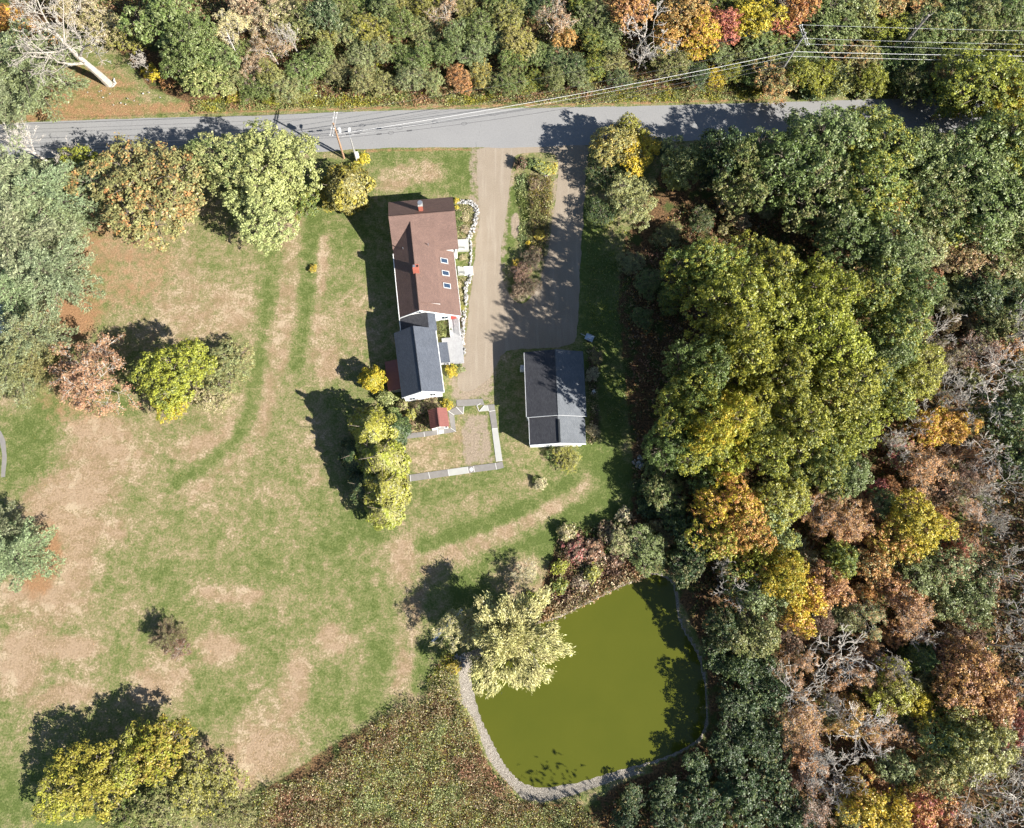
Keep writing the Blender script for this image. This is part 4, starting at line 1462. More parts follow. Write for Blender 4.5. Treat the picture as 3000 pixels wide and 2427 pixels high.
def shrub(seed, R, H, leaf=0.13, n=260, per=9):
    rng = np.random.default_rng(seed)
    d = unit(rng.normal(size=(n, 3)))
    d = d[d[:, 2] > -0.35]
    lump = 0.8+0.3*np.sin(d[:, 0]*4+seed)*np.cos(d[:, 1]*5+seed*2)
    r = rng.random((len(d), 1))**0.4*lump[:, None]
    c = d*r*np.array([R*0.92, R*0.92, H*0.5])+np.array([0, 0, H*0.5])
    V, rnd, clu = clump_leaves(c, d, per, np.full(len(c), 0.26*R/1.6), leaf, rng)
    crown = quad_mesh("foliage", V, {"rnd": rnd, "clu": clu}, M['leaf'])
    mb = MB()
    for k in range(9):
        a_ = rng.uniform(0, 6.28)
        e = c[rng.integers(len(c))]
        mb.tube([(0.1*math.cos(a_), 0.1*math.sin(a_), -0.05), Vector(e)*0.5+Vector((0, 0, H*0.12)), e], [0.035, 0.025, 0.01], 4, False)
    o = mb.build("stems", M['bark'])
    t_ = o.data
    bpy.data.objects.remove(o)
    return dict(r=R, h=H, trunk=t_, crown=crown, zc=0.5)


PROTO = {
    'B': [broad(100+i, 6.0, 14.0, 20+i % 4, 0.150, 0.74, 30) for i in range(7)],
    'M': [broad(200+i, 3.8, 9.0, 15+i % 4, 0.130, 0.58, 26) for i in range(6)],
    'F': [broad(300+i, 3.4, 7.0, 20, 0.092, 0.46, 22, 0.30, 0.12, (0.2, 0.36), 0.6) for i in range(5)],
    'S': [bare(400+i, 4.2, 10.0, M['pale_twig'], 4, 1 + i % 2, 6, 0.078, kids=(8, 5, 4, 4), twig=0.026) for i in range(4)],
    'X': [bare(500+i, 4.6, 12.0, M['pale_twig'], 4, 1 + i % 2, 0, twig=0.032, kids=(7, 4, 4, 3), fork=0.4) for i in range(5)],
    'D': [bare(560+i, 5.5, 16.0, M['dead_bark'], 4, 1, 0, spread=0.55, fork=0.38, twig=0.03, kids=(8, 6, 5, 4), trunk_r=0.40) for i in range(2)],
    'P': [pine(600+i, 5.4, 16.0) for i in range(4)],
    'C': [cedar(700+i, 2.6, 9.0, 12000, 34) for i in range(4)],
    'R': [cedar(720+i, 2.5, 4.4, 6500, 22, True) for i in range(3)],
    'W': [willow(740+i, 6.5, 10.0, 2.6) for i in range(2)],
    'H': [shrub(760+i, 1.7, 2.4) for i in range(6)],
}
PAL = {
    'G': ((0.125, 0.160, 0.046), "green"), 'GD': ((0.047, 0.073, 0.026), "dark green"), 'PG': ((0.205, 0.240, 0.105), "pale green"),  # dark green deepened so shaded trees carry their shade in the leaf tint
    'YG': ((0.275, 0.270, 0.040), "chartreuse"), 'LG': ((0.32, 0.33, 0.135), "lime"), 'Y': ((0.48, 0.365, 0.045), "yellow"), 'O': ((0.44, 0.235, 0.085), "orange"),
    'R': ((0.38, 0.13, 0.105), "red"), 'RU': ((0.30, 0.175, 0.10), "russet"), 'OL': ((0.225, 0.212, 0.085), "olive"),
    'PB': ((0.42, 0.36, 0.22), "straw"), 'BR': ((0.15, 0.10, 0.068), "brown"), 'PN': ((0.235, 0.268, 0.150), "bluish"), 'GO': ((0.285, 0.225, 0.045), "golden"),
    'WL': ((0.47, 0.425, 0.19), "pale gold"), 'TW': ((0.3, 0.2, 0.12), "grey"),
}
NAMES = {'B': ("broadleaf_tree", "broadleaf tree", "tree"), 'M': ("broadleaf_tree", "smaller broadleaf tree", "tree"), 'F': ("bushy_tree", "bushy tree", "tree"),
         'S': ("thinning_tree", "thin-leaved tree", "tree"), 'X': ("bare_tree", "leafless tree", "tree"), 'D': ("dead_tree", "dead tree", "tree"), 'P': ("pine_tree", "pine", "tree"), 'C': ("cedar_tree", "cedar", "tree"),
         'R': ("clipped_shrub", "rounded dense shrub", "shrub"), 'W': ("willow_tree", "willow", "tree"), 'H': ("shrub", "low shrub", "shrub")}
PLANTS = []
vr = random.Random(77)


def place(kind, px, py, r, h, pa, pb=None, mix=0.0, label=None, zone=None, sway=None):
    """a plant whose crown shows at photo point (px,py) with radius r (photo px) and height h (m)"""
    if kind == 'B' and r < 88:
        kind = 'M'
    pr = vr.choice(PROTO[kind])
    zc = pr['zc']*h
    c = P(px, py, zc)
    v = c-Vector((0, 0, CAM_H))
    rm = r*v.length/FPX*(0.86 if kind in 'BM' else 0.95)
    nm = NAMES[kind]
    e = empty(nm[0], (c.x, c.y, 0), vr.uniform(0, 6.28))
    sx = rm/pr['r']
    e.scale = (sx*vr.uniform(.88, 1.12), sx*vr.uniform(.88, 1.12), h/pr['h'])
    t_ = bpy.data.objects.new("stems" if kind == 'H' else "trunk", pr['trunk'])
    col.objects.link(t_)
    t_.parent = e
    if pr['crown'] is not None:
        k = bpy.data.objects.new("foliage" if kind == 'H' else "crown", pr['crown'])
        col.objects.link(k)
        k.parent = e
        j = vr.uniform(.9, 1.1)
        ca = PAL[pa][0]
        cb = PAL[pb or pa][0]
        k["tint_a"] = [x*j*vr.uniform(.95, 1.05) for x in ca]
        k["tint_b"] = [x*j for x in cb]
        k["tint_mix"] = float(mix if pb else 0.0)
    d_ = PAL[pa][1]+" "+nm[1] if pr['crown'] is not None else "grey "+nm[1]
    if pb and mix > 0.2 and pr['crown'] is not None:
        d_ = PAL[pb][1].replace(" ", "-")+"-tinged "+PAL[pa][1]+" "+nm[1]
    e["category"] = nm[2]
    PLANTS.append((e, px, py, r, d_, label))
    return e
# ---------------------------------------------------------------- plants, by place
Lst = [
    # left edge pines
    ('P', 62, 200, 125, 13, 'PN', 'PG', .5), ('P', 15, 300, 70, 8, 'PN', 'PG', .4), ('P', 150, 590, 122, 14, 'PN', 'PG', .3), ('P', 30, 560, 130, 17, 'PN', 'GD', .2),
    ('P', 60, 720, 120, 16, 'PN', 'GD', .25), ('P', 150, 800, 92, 13, 'PN', 'GD', .2), ('P', 215, 655, 50, 6, 'PN', 'PG', .3), ('P', 45, 860, 80, 11, 'PN', 'GD', .2), ('P', 95, 985, 85, 12, 'PN', 'OL', .4),
    ('P', 40, 1080, 85, 12, 'OL', 'PN', .45), ('P', 120, 1085, 55, 8, 'OL', 'PG', .3), ('P', 45, 1620, 85, 11, 'PN', 'GD', .3), ('P', -20, 1560, 80, 12, 'PN', 'GD', .3),
    # between road and lawn
    ('B', 410, 545, 158, 12.5, 'OL', 'O', .26), ('M', 230, 475, 58, 6, 'YG', 'G', .4), ('B', 665, 470, 110, 12, 'G', 'LG', .62), ('B', 795, 480, 135, 12, 'LG', 'G', .28), ('B', 765, 610, 108, 10, 'LG', 'PG', .3), ('M', 560, 470, 60, 8, 'G', 'OL', .3),
    ('M', 880, 590, 52, 7, 'G', 'YG', .3), ('R', 1015, 560, 86, 7.5, 'GO', 'OL', .5), ('H', 1062, 466, 26, 1.8, 'Y', 'YG', .5), ('H', 1035, 490, 24, 1.6, 'YG', 'G', .5),
    ('X', 95, 425, 88, 9.5, 'TW'), ('X', 165, 470, 62, 5, 'TW'),
    # lawn trees on the left
    ('S', 235, 1120, 138, 9, 'TW', 'RU', .5), ('B', 512, 1090, 108, 10.5, 'YG', 'G', .38), ('F', 655, 1075, 84, 5, 'OL', 'PG', .5), ('F', 610, 1160, 60, 3.5, 'OL', 'PB', .5), ('M', 490, 1180, 55, 5, 'YG', 'Y', .4),
    ('R', 1092, 1112, 43, 4.6, 'Y', 'YG', .55), ('P', 495, 1866, 50, 3.4, 'OL', 'BR', .5), ('S', 528, 1885, 40, 2.2, 'BR', 'RU', .4),
    # cedar row by the filled pool
    ('C', 1088, 1262, 84, 11, 'OL', 'YG', .6), ('C', 1152, 1262, 54, 6.5, 'GD', 'G', .3), ('C', 1042, 1335, 58, 6.5, 'GD', 'OL', .3), ('C', 1118, 1345, 84, 11, 'YG', 'OL', .5), ('C', 1128, 1425, 78, 10, 'OL', 'YG', .55), ('C', 1062, 1425, 54, 5.6, 'GD', 'OL', .35), ('C', 1126, 1495, 66, 6.6, 'YG', 'OL', .5),
    ('H', 1130, 1165, 36, 1.8, 'LG', 'G', .4), ('H', 1205, 1215, 22, 1.8, 'YG', 'LG', .5), ('H', 1230, 1195, 30, 1.6, 'BR', 'G', .4), ('H', 1180, 1190, 26, 1.4, 'LG', 'BR', .4), ('H', 1310, 1185, 22, 1.8, 'Y', 'G', .4), ('H', 1268, 1180, 26, 1.2, 'BR', 'OL', .5), ('H', 1150, 1210, 26, 1.6, 'G', 'LG', .4),
    ('H', 1322, 1085, 28, 1.4, 'YG', 'Y', .5), ('H', 1345, 1080, 22, 1.0, 'PG', 'OL', .5), ('H', 1298, 958, 16, 1.0, 'G', 'OL', .4), ('H', 1300, 978, 14, 0.9, 'LG', 'G', .4), ('H', 1318, 965, 8, 0.8, 'G', 'GD', .4),
    ('H', 1343, 628, 16, 1.1, 'G', 'GD', .3), ('H', 1345, 655, 15, 1.1, 'G', 'GD', .3), ('H', 1336, 588, 12, 0.9, 'Y', 'LG', .3), ('H', 1338, 608, 9, .8, 'Y', 'LG', .3), ('H', 1362, 635, 18, .7, 'PB', 'OL', .5), ('H', 1362, 672, 18, .7, 'PB', 'BR', .4),
    ('H', 1356, 755, 16, .7, 'OL', 'PB', .5), ('H', 1348, 860, 14, .9, 'OL', 'PB', .4), ('H', 1352, 900, 14, .9, 'OL', 'YG', .4), ('H', 1344, 835, 12, .8, 'PB', 'OL', .4),
    ('H', 917, 788, 18, .9, 'OL', 'Y', .5),
    # island bed
    ('H', 1528, 480, 26, 2.2, 'BR', 'GD', .4), ('H', 1550, 480, 24, 1.6, 'G', 'GD', .4), ('H', 1585, 488, 34, 1.4, 'PG', 'YG', .4), ('H', 1614, 495, 26, 1.3, 'LG', 'Y', .4), ('H', 1575, 540, 30, .9, 'PB', 'BR', .5),
    ('F', 1560, 760, 34, 2.8, 'BR', 'GD', .4), ('F', 1530, 800, 34, 2.6, 'BR', 'TW', .3), ('F', 1550, 840, 40, 3.0, 'BR', 'GD', .3), ('F', 1520, 850, 30, 2.6, 'BR', 'PB', .3), ('H', 1513, 772, 16, 1.2, 'Y', 'LG', .3), ('H', 1548, 712, 10, 1.0, 'Y', 'YG', .3), ('H', 1580, 690, 22, 1.2, 'Y', 'OL', .4), ('H', 1570, 740, 26, 1.8, 'BR', 'OL', .4),
    # right of the drive
    ('M', 1800, 420, 84, 9, 'OL', 'GO', .4), ('M', 1865, 440, 72, 7.5, 'Y', 'YG', .25), ('M', 1850, 380, 50, 8.5, 'YG', 'OL', .4), ('F', 1848, 570, 84, 7, 'OL', 'PG', .4), ('F', 1770, 500, 60, 5, 'GD', 'OL', .3), ('F', 1760, 620, 50, 4, 'GD', 'G', .3),
    ('M', 2015, 470, 72, 12, 'LG', 'G', .45), ('M', 1975, 520, 44, 6.5, 'LG', 'YG', .45), ('F', 1930, 430, 46, 4, 'GD', 'G', .3), ('M', 2120, 450, 86, 17, 'GD', 'G', .3), ('M', 2080, 510, 60, 6, 'GD', 'OL', .3), ('M', 2170, 520, 86, 18, 'G', 'OL', .35), ('F', 2140, 590, 52, 5, 'OL', 'O', .25),
    ('F', 2060, 640, 45, 3, 'GD', 'OL', .3), ('F', 1960, 680, 45, 3, 'OL', 'G', .4), ('F', 1850, 770, 40, 2.6, 'OL', 'PG', .4), ('F', 1900, 830, 46, 3, 'G', 'OL', .4), ('F', 1960, 880, 46, 3.4, 'G', 'YG', .4), ('F', 1880, 930, 38, 2.6, 'G', 'OL', .3), ('F', 2090, 760, 60, 5, 'GD', 'G', .4), ('F', 2010, 770, 50, 4, 'GD', 'G', .3),
    # upper right oaks
    ('B', 2300, 480, 120, 18, 'G', 'GD', .4), ('B', 2420, 425, 122, 16, 'G', 'PG', .45), ('B', 2570, 440, 112, 15, 'G', 'YG', .4), ('B', 2400, 560, 125, 16, 'G', 'OL', .4), ('B', 2560, 560, 125, 17, 'G', 'YG', .4), ('B', 2690, 470, 105, 14, 'G', 'PG', .4), ('B', 2820, 480, 125, 16, 'G', 'PG', .45), ('B', 2960, 440, 115, 16, 'G', 'YG', .4), ('B', 2900, 600, 120, 15, 'G', 'PG', .35), ('B', 2720, 590, 110, 15, 'G', 'OL', .4), ('B', 3010, 610, 110, 15, 'G', 'OL', .4),
    ('B', 2890, 250, 120, 13, 'YG', 'G', .45), ('B', 3000, 300, 110, 13, 'YG', 'Y', .4), ('M', 2790, 290, 70, 9, 'G', 'YG', .4),
    ('B', 2480, 690, 115, 15, 'G', 'GD', .35), ('B', 2610, 730, 110, 15, 'G', 'PG', .4), ('M', 2600, 640, 60, 14, 'O', 'G', .4), ('F', 2700, 720, 84, 12, 'OL', 'PG', .5), ('F', 2830, 720, 80, 9, 'RU', 'OL', .5), ('B', 2760, 640, 80, 11, 'YG', 'G', .4), ('M', 2960, 760, 85, 8, 'G', 'OL', .4), ('F', 2890, 780, 70, 7, 'RU', 'PB', .4), ('M', 2880, 860, 80, 7, 'GD', 'G', .4), ('M', 2980, 870, 80, 7, 'GD', 'G', .4), ('F', 2790, 850, 60, 5, 'OL', 'G', .4),
    # the great canopy
    ('B', 2150, 900, 118, 22, 'YG', 'G', .4), ('B', 2260, 800, 118, 16, 'YG', 'G', .45), ('B', 2390, 850, 122, 18, 'YG', 'G', .35), ('B', 2270, 950, 125, 19, 'YG', 'G', .35), ('B', 2420, 1000, 130, 19, 'YG', 'G', .35), ('B', 2150, 1020, 115, 23, 'YG', 'G', .4), ('B', 2300, 1090, 125, 19, 'YG', 'G', .4), ('B', 2450, 1130, 120, 18, 'YG', 'G', .35), ('B', 2100, 1230, 105, 23, 'YG', 'Y', .35), ('B', 2010, 1180, 110, 24, 'G', 'YG', .45), ('B', 1975, 1290, 92, 14, 'G', 'GD', .4), ('B', 2190, 1190, 100, 16, 'YG', 'G', .4), ('B', 2050, 1310, 92, 13, 'YG', 'G', .45), ('B', 2340, 1230, 115, 17, 'YG', 'G', .4), ('B', 2480, 1250, 105, 15, 'YG', 'G', .4), ('B', 2240, 1300, 95, 14, 'YG', 'G', .5), ('B', 2140, 1330, 80, 12, 'YG', 'Y', .3), ('B', 2400, 1350, 95, 13, 'G', 'YG', .4), ('B', 2490, 1390, 80, 11, 'G', 'PG', .4), ('B', 2060, 790, 100, 20, 'G', 'YG', .4), ('B', 2050, 1080, 105, 23, 'G', 'GD', .3),
    ('B', 2560, 860, 105, 15, 'G', 'YG', .4), ('B', 2620, 960, 105, 15, 'G', 'YG', .4), ('B', 2670, 860, 90, 14, 'G', 'PG', .4), ('B', 2570, 1060, 90, 14, 'G', 'PG', .4), ('B', 2670, 1090, 90, 12, 'YG', 'LG', .4), ('B', 2600, 1150, 90, 12, 'G', 'YG', .45),
    # thinning mixed wood, right
    ('X', 2740, 990, 70, 11, 'TW'), ('X', 2760, 1150, 80, 12, 'TW'), ('X', 2860, 1180, 85, 13, 'TW'), ('X', 2930, 1090, 80, 13, 'TW'), ('X', 2980, 980, 80, 13, 'TW'), ('X', 2900, 1320, 85, 13, 'TW'), ('X', 2620, 1270, 75, 11, 'TW'), ('X', 2690, 1250, 70, 11, 'TW'), ('M', 2720, 1250, 60, 9, 'Y', 'O', .5), ('M', 2790, 1250, 55, 9, 'O', 'Y', .45), ('M', 2940, 1220, 70, 12, 'GD', 'G', .4), ('M', 2990, 1350, 70, 11, 'GD', 'G', .4), ('S', 2680, 1360, 75, 9, 'RU', 'O', .5), ('M', 2640, 1330, 60, 7, 'OL', 'R', .4), ('H', 2560, 1440, 60, 4.5, 'R', 'RU', .3), ('S', 2800, 1390, 70, 10, 'BR', 'RU', .4), ('S', 2850, 1030, 70, 8, 'BR', 'RU', .4), ('S', 2760, 1060, 65, 8, 'BR', 'OL', .4), ('M', 2930, 950, 60, 7, 'G', 'OL', .4), ('F', 2870, 970, 60, 5, 'BR', 'OL', .5), ('M', 2990, 1150, 60, 8, 'G', 'PG', .4), ('M', 2960, 1020, 50, 6, 'O', 'RU', .4),
    # colourful wood right of the pond
    ('F', 1945, 1440, 74, 6.5, 'G', 'OL', .4), ('M', 2080, 1420, 70, 9, 'G', 'GD', .4), ('B', 2130, 1470, 92, 12, 'Y', 'O', .5), ('B', 2190, 1540, 90, 12, 'O', 'YG', .45), ('B', 2290, 1470, 88, 11, 'YG', 'PG', .4), ('B', 2110, 1570, 80, 11, 'YG', 'O', .3), ('M', 2030, 1570, 70, 8, 'GD', 'G', .3), ('M', 2020, 1660, 60, 7, 'GD', 'OL', .3), ('B', 2270, 1560, 80, 11, 'PG', 'YG', .4), ('S', 2380, 1500, 75, 9, 'O', 'RU', .5), ('S', 2450, 1550, 80, 10, 'O', 'RU', .5), ('M', 2530, 1500, 60, 8, 'RU', 'O', .5), ('M', 2590, 1480, 55, 8, 'PG', 'G', .4), ('B', 2690, 1540, 88, 12, 'Y', 'YG', .5), ('M', 2620, 1590, 70, 10, 'GO', 'O', .4), ('M', 2470, 1640, 70, 9, 'G', 'YG', .4), ('M', 2560, 1660, 66, 9, 'O', 'PG', .4), ('F', 2780, 1640, 80, 10, 'PG', 'RU', .35), ('F', 2700, 1690, 80, 10, 'PG', 'G', .4), ('M', 2800, 1600, 40, 10, 'R', 'PG', .4), ('F', 2840, 1760, 80, 10, 'PG', 'G', .45), ('M', 2640, 1740, 66, 9, 'O', 'RU', .5), ('S', 2680, 1800, 70, 9, 'O', 'RU', .5), ('S', 2560, 1800, 66, 8, 'PG', 'O', .4), ('M', 2430, 1720, 74, 9, 'O', 'RU', .5), ('B', 2300, 1690, 88, 12, 'YG', 'Y', .5), ('B', 2350, 1780, 80, 11, 'Y', 'O', .4), ('M', 2220, 1650, 74, 10, 'YG', 'O', .3), ('M', 2230, 1760, 80, 10, 'PG', 'G', .4), ('X', 2150, 1740, 78, 10, 'TW'), ('M', 2160, 1690, 60, 8, 'G', 'O', .3), ('M', 2210, 1860, 80, 10, 'OL', 'G', .4), ('M', 2120, 1830, 70, 9, 'GD', 'OL', .3), ('X', 2130, 1640, 60, 9, 'TW'), ('M', 2440, 1450, 60, 8, 'RU', 'OL', .4), ('M', 2500, 1560, 50, 7, 'RU', 'O', .4),
    # dark bare stand at the right edge
    ('X', 2930, 1520, 80, 14, 'TW'), ('X', 2970, 1650, 85, 15, 'TW'), ('X', 3000, 1790, 75, 14, 'TW'), ('X', 2950, 1420, 70, 13, 'TW'), ('X', 2880, 1450, 60, 10, 'TW'), ('M', 2890, 1690, 60, 8, 'GD', 'RU', .3), ('X', 2960, 1900, 80, 13, 'TW'),
    # lower right wood
    ('X', 2440, 1910, 95, 13, 'TW'), ('X', 2330, 2040, 90, 12, 'TW'), ('X', 2620, 1920, 70, 10, 'TW'), ('X', 2680, 1870, 60, 10, 'TW'), ('X', 2440, 2030, 60, 9, 'TW'), ('X', 2540, 2150, 90, 12, 'TW'), ('X', 2430, 2210, 100, 13, 'TW'), ('X', 2460, 2280, 80, 11, 'TW'), ('S', 2380, 2330, 80, 8, 'BR', 'RU', .4), ('S', 2330, 1960, 70, 7, 'RU', 'O', .4), ('S', 2480, 1980, 70, 7, 'RU', 'O', .5), ('S', 2360, 2120, 85, 8, 'O', 'RU', .5), ('S', 2500, 2080, 80, 8, 'O', 'GO', .5), ('S', 2580, 2120, 70, 8, 'O', 'RU', .5), ('S', 2340, 2220, 75, 7, 'RU', 'O', .5), ('C', 2700, 1930, 44, 9, 'G', 'GD', .4), ('F', 2620, 2020, 78, 9, 'YG', 'OL', .4), ('M', 2690, 2070, 50, 8, 'Y', 'YG', .4), ('S', 2560, 1990, 60, 7, 'RU', 'GO', .4), ('B', 2860, 2000, 105, 12, 'O', 'RU', .5), ('B', 2910, 2060, 80, 11, 'O', 'RU', .45), ('M', 2810, 1930, 70, 9, 'O', 'RU', .5), ('M', 2780, 2060, 50, 8, 'YG', 'PG', .4), ('B', 2860, 2180, 92, 12, 'LG', 'YG', .4), ('M', 2770, 2170, 66, 10, 'PG', 'YG', .4), ('M', 2760, 2260, 70, 9, 'LG', 'O', .2), ('M', 2630, 2260, 58, 7, 'PG', 'PG', .2), ('M', 2580, 2390, 88, 11, 'GO', 'Y', .5), ('M', 2520, 2330, 60, 9, 'GO', 'O', .4), ('M', 2700, 2380, 66, 9, 'O', 'R', .4), ('M', 2770, 2420, 66, 8, 'O', 'RU', .5), ('M', 2980, 2130, 55, 8, 'R', 'RU', .4), ('X', 2960, 2230, 80, 13, 'TW'), ('X', 2880, 2310, 90, 14, 'TW'), ('X', 2980, 2370, 95, 14, 'TW'), ('X', 2840, 2400, 70, 12, 'TW'), ('M', 2660, 2310, 44, 7, 'YG', 'R', .3), ('X', 2980, 2000, 70, 12, 'TW'),
    # trees between pond and wood, their shade put into dark leaf colour
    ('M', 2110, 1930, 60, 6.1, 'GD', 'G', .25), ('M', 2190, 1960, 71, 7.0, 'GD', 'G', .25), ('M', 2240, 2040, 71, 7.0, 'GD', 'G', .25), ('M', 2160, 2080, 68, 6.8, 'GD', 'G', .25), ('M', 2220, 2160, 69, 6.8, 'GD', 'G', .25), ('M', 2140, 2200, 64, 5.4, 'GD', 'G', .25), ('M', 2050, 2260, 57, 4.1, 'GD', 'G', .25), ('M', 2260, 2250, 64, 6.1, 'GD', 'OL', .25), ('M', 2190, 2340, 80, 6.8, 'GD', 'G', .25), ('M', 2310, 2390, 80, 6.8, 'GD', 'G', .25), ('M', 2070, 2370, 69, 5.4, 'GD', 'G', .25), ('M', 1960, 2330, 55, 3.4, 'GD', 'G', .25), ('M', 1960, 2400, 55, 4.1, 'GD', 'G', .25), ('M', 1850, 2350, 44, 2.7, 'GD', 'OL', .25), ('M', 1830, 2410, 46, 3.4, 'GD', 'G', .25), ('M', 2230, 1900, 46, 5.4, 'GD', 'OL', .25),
    # bank above the pond
    ('W', 1480, 1870, 150, 9.5, 'WL', 'OL', .35), ('S', 1340, 1820, 80, 5.5, 'OL', 'WL', .5), ('F', 1900, 1610, 74, 5, 'G', 'PG', .45), ('F', 1825, 1585, 50, 4.2, 'LG', 'PB', .4), ('H', 1737, 1680, 34, 2.4, 'LG', 'YG', .4), ('F', 1990, 1520, 60, 6, 'GD', 'G', .3), ('H', 1690, 1610, 44, 2.2, 'BR', 'R', .3), ('H', 1740, 1610, 50, 2.4, 'BR', 'RU', .4), ('H', 1660, 1560, 36, 2.2, 'OL', 'PB', .4), ('H', 1780, 1560, 44, 2.6, 'BR', 'OL', .4), ('H', 1800, 1640, 36, 2.0, 'BR', 'RU', .4), ('H', 1640, 1660, 34, 1.8, 'YG', 'OL', .4), ('H', 1640, 1720, 32, 1.6, 'G', 'YG', .4), ('H', 1700, 1710, 34, 1.4, 'BR', 'PB', .4), ('H', 1830, 1510, 34, 2.0, 'PB', 'G', .3), ('S', 1545, 1690, 50, 3.4, 'PB', 'OL', .3), ('H', 1583, 1420, 24, 1.2, 'PB', 'G', .3), ('H', 1568, 1405, 14, 1.0, 'G', 'OL', .3), ('F', 1665, 1345, 52, 2.6, 'OL', 'YG', .5), ('H', 1620, 1330, 30, 1.4, 'G', 'OL', .4), ('H', 1735, 1260, 26, 1.2, 'PB', 'OL', .4), ('H', 1735, 1100, 28, 1.4, 'PB', 'BR', .4), ('H', 1750, 1050, 26, 1.3, 'OL', 'BR', .4), ('H', 1330, 1955, 26, 1.0, 'Y', 'OL', .4), ('H', 1520, 1790, 34, 1.4, 'LG', 'WL', .4), ('H', 1560, 1760, 34, 1.4, 'G', 'YG', .4),
    # bottom left
    ('M', 450, 2195, 92, 7.5, 'YG', 'GO', .5), ('M', 270, 2280, 100, 7.5, 'GO', 'YG', .45), ('M', 180, 2330, 70, 5, 'YG', 'OL', .4), ('F', 590, 2310, 90, 5.5, 'OL', 'YG', .4), ('F', 480, 2370, 90, 4.5, 'OL', 'G', .4), ('F', 660, 2380, 66, 4, 'OL', 'G', .4), ('F', 370, 2400, 60, 3.4, 'G', 'OL', .4), ('M', 380, 2230, 66, 7, 'YG', 'OL', .4),
    # top left
    ('M', 15, 75, 72, 9, 'O', 'Y', .3), ('M', 105, 115, 40, 6, 'O', 'PB', .4), ('F', 300, 70, 60, 6, 'OL', 'PB', .5), ('F', 380, 110, 46, 5, 'OL', 'YG', .4), ('S', 200, 30, 70, 9, 'PB', 'OL', .4), ('B', 480, 40, 80, 11, 'G', 'PG', .4), ('B', 555, 110, 88, 11, 'G', 'PG', .4), ('M', 530, 180, 60, 8, 'G', 'GD', .3), ('M', 600, 225, 66, 7, 'G', 'LG', .4), ('M', 640, 170, 50, 8, 'G', 'PG', .4), ('X', 430, 170, 46, 5, 'TW'), ('H', 445, 215, 28, 2, 'Y', 'YG', .3), ('H', 490, 240, 26, 1.6, 'O', 'RU', .4), ('S', 675, 75, 66, 8, 'PB', 'WL', .5),
    ('S', 760, 50, 60, 8, 'PB', 'RU', .4), ('X', 870, 120, 56, 8, 'TW'), ('S', 800, 150, 60, 6, 'RU', 'PB', .4), ('S', 740, 190, 50, 5, 'RU', 'PB', .4), ('F', 830, 40, 60, 8, 'OL', 'PB', .4), ('F', 720, 20, 60, 8, 'PB', 'RU', .4), ('F', 900, 50, 60, 8, 'OL', 'G', .4), ('M', 950, 40, 46, 9, 'GD', 'PN', .4),
    ('F', 1345, 225, 52, 4, 'RU', 'O', .5), ('F', 1410, 215, 44, 4, 'OL', 'Y', .3), ('S', 1310, 45, 50, 7, 'RU', 'PB', .4),
    ('S', 1620, 60, 62, 8, 'RU', 'PB', .4), ('M', 1650, 105, 40, 6, 'O', 'OL', .4), ('X', 1885, 90, 105, 10, 'TW'), ('X', 1880, 170, 60, 6, 'TW'), ('M', 1850, 20, 60, 9, 'O', 'RU', .4), ('M', 1955, 100, 56, 7, 'O', 'YG', .3), ('M', 2010, 40, 66, 9, 'O', 'OL', .4), ('M', 2060, 90, 66, 8, 'Y', 'O', .5), ('M', 2030, 140, 40, 5, 'Y', 'O', .4), ('M', 2130, 70, 54, 8, 'R', 'O', .4), ('M', 2215, 50, 66, 9, 'Y', 'YG', .5), ('M', 2340, 15, 44, 10, 'O', 'RU', .4), ('M', 2300, 75, 40, 7, 'O', 'R', .4), ('X', 2320, 60, 46, 8, 'TW'), ('M', 2440, 60, 80, 9, 'G', 'PG', .4), ('F', 2100, 220, 36, 3, 'Y', 'YG', .4),
]
for a in Lst:
    place(*a)
place('D', 225, 120, 150, 18, 'TW', label="huge pale dead tree leaning over the leaf-strewn grass above the road")

# fillers across the road and inside the woods: spaced at random, colours by stretch
placed = [(a[1], a[2], a[3]) for a in Lst]


def fill(poly, n, rr, hh, kinds, pals, sep=0.62, seed=1):
    r = random.Random(seed)
    xs = [p[0] for p in poly]
    ys = [p[1] for p in poly]
    k = tries = 0
    pv = [Vector((p[0], p[1], 0)) for p in poly]
    while k < n and tries < n*60:
        tries += 1
        x, y = r.uniform(min(xs), max(xs)), r.uniform(min(ys), max(ys))
        if not bool(inside(np.array([x]), np.array([y]), pv)[0]):
            continue
        rad = r.uniform(*rr)
        if any(math.hypot(x-a, y-b) < sep*(rad+c) for a, b, c in placed):
            continue
        placed.append((x, y, rad))
        pa, pb = r.choice(pals)
        place(r.choice(kinds), x, y, rad, r.uniform(*hh), pa, pb, r.uniform(.25, .5))
        k += 1


fill([(640, 262), (700, 100), (900, 90), (960, 0), (1520, -10), (1520, 240), (900, 255), (640, 262)], 46, (36, 62), (3.4, 6.5), ['F', 'F', 'F', 'M'], [('G', 'PG'), ('OL', 'PG'), ('PG', 'G'), ('OL', 'YG'), ('G', 'OL'), ('PG', 'OL')], 0.60, 3)
fill([(660, 285), (720, 200), (900, 230), (900, 285)], 10, (26, 40), (1.6, 3.0), ['F', 'H'], [('RU', 'OL'), ('OL', 'YG'), ('YG', 'RU')], 0.6, 4)
fill([(1520, -10), (2240, -10), (2240, 215), (1520, 240)], 36, (36, 60), (3.2, 6.5), ['F', 'F', 'M'], [('G', 'PG'), ('PG', 'G'), ('G', 'YG'), ('GD', 'PG'), ('OL', 'G')], 0.60, 5)
fill([(2240, -20), (3030, -20), (3030, 220), (2700, 240), (2240, 240)], 34, (44, 74), (5, 9), ['M', 'F'], [('G', 'PG'), ('PG', 'YG'), ('G', 'OL'), ('YG', 'G'), ('OL', 'O')], 0.58, 6)
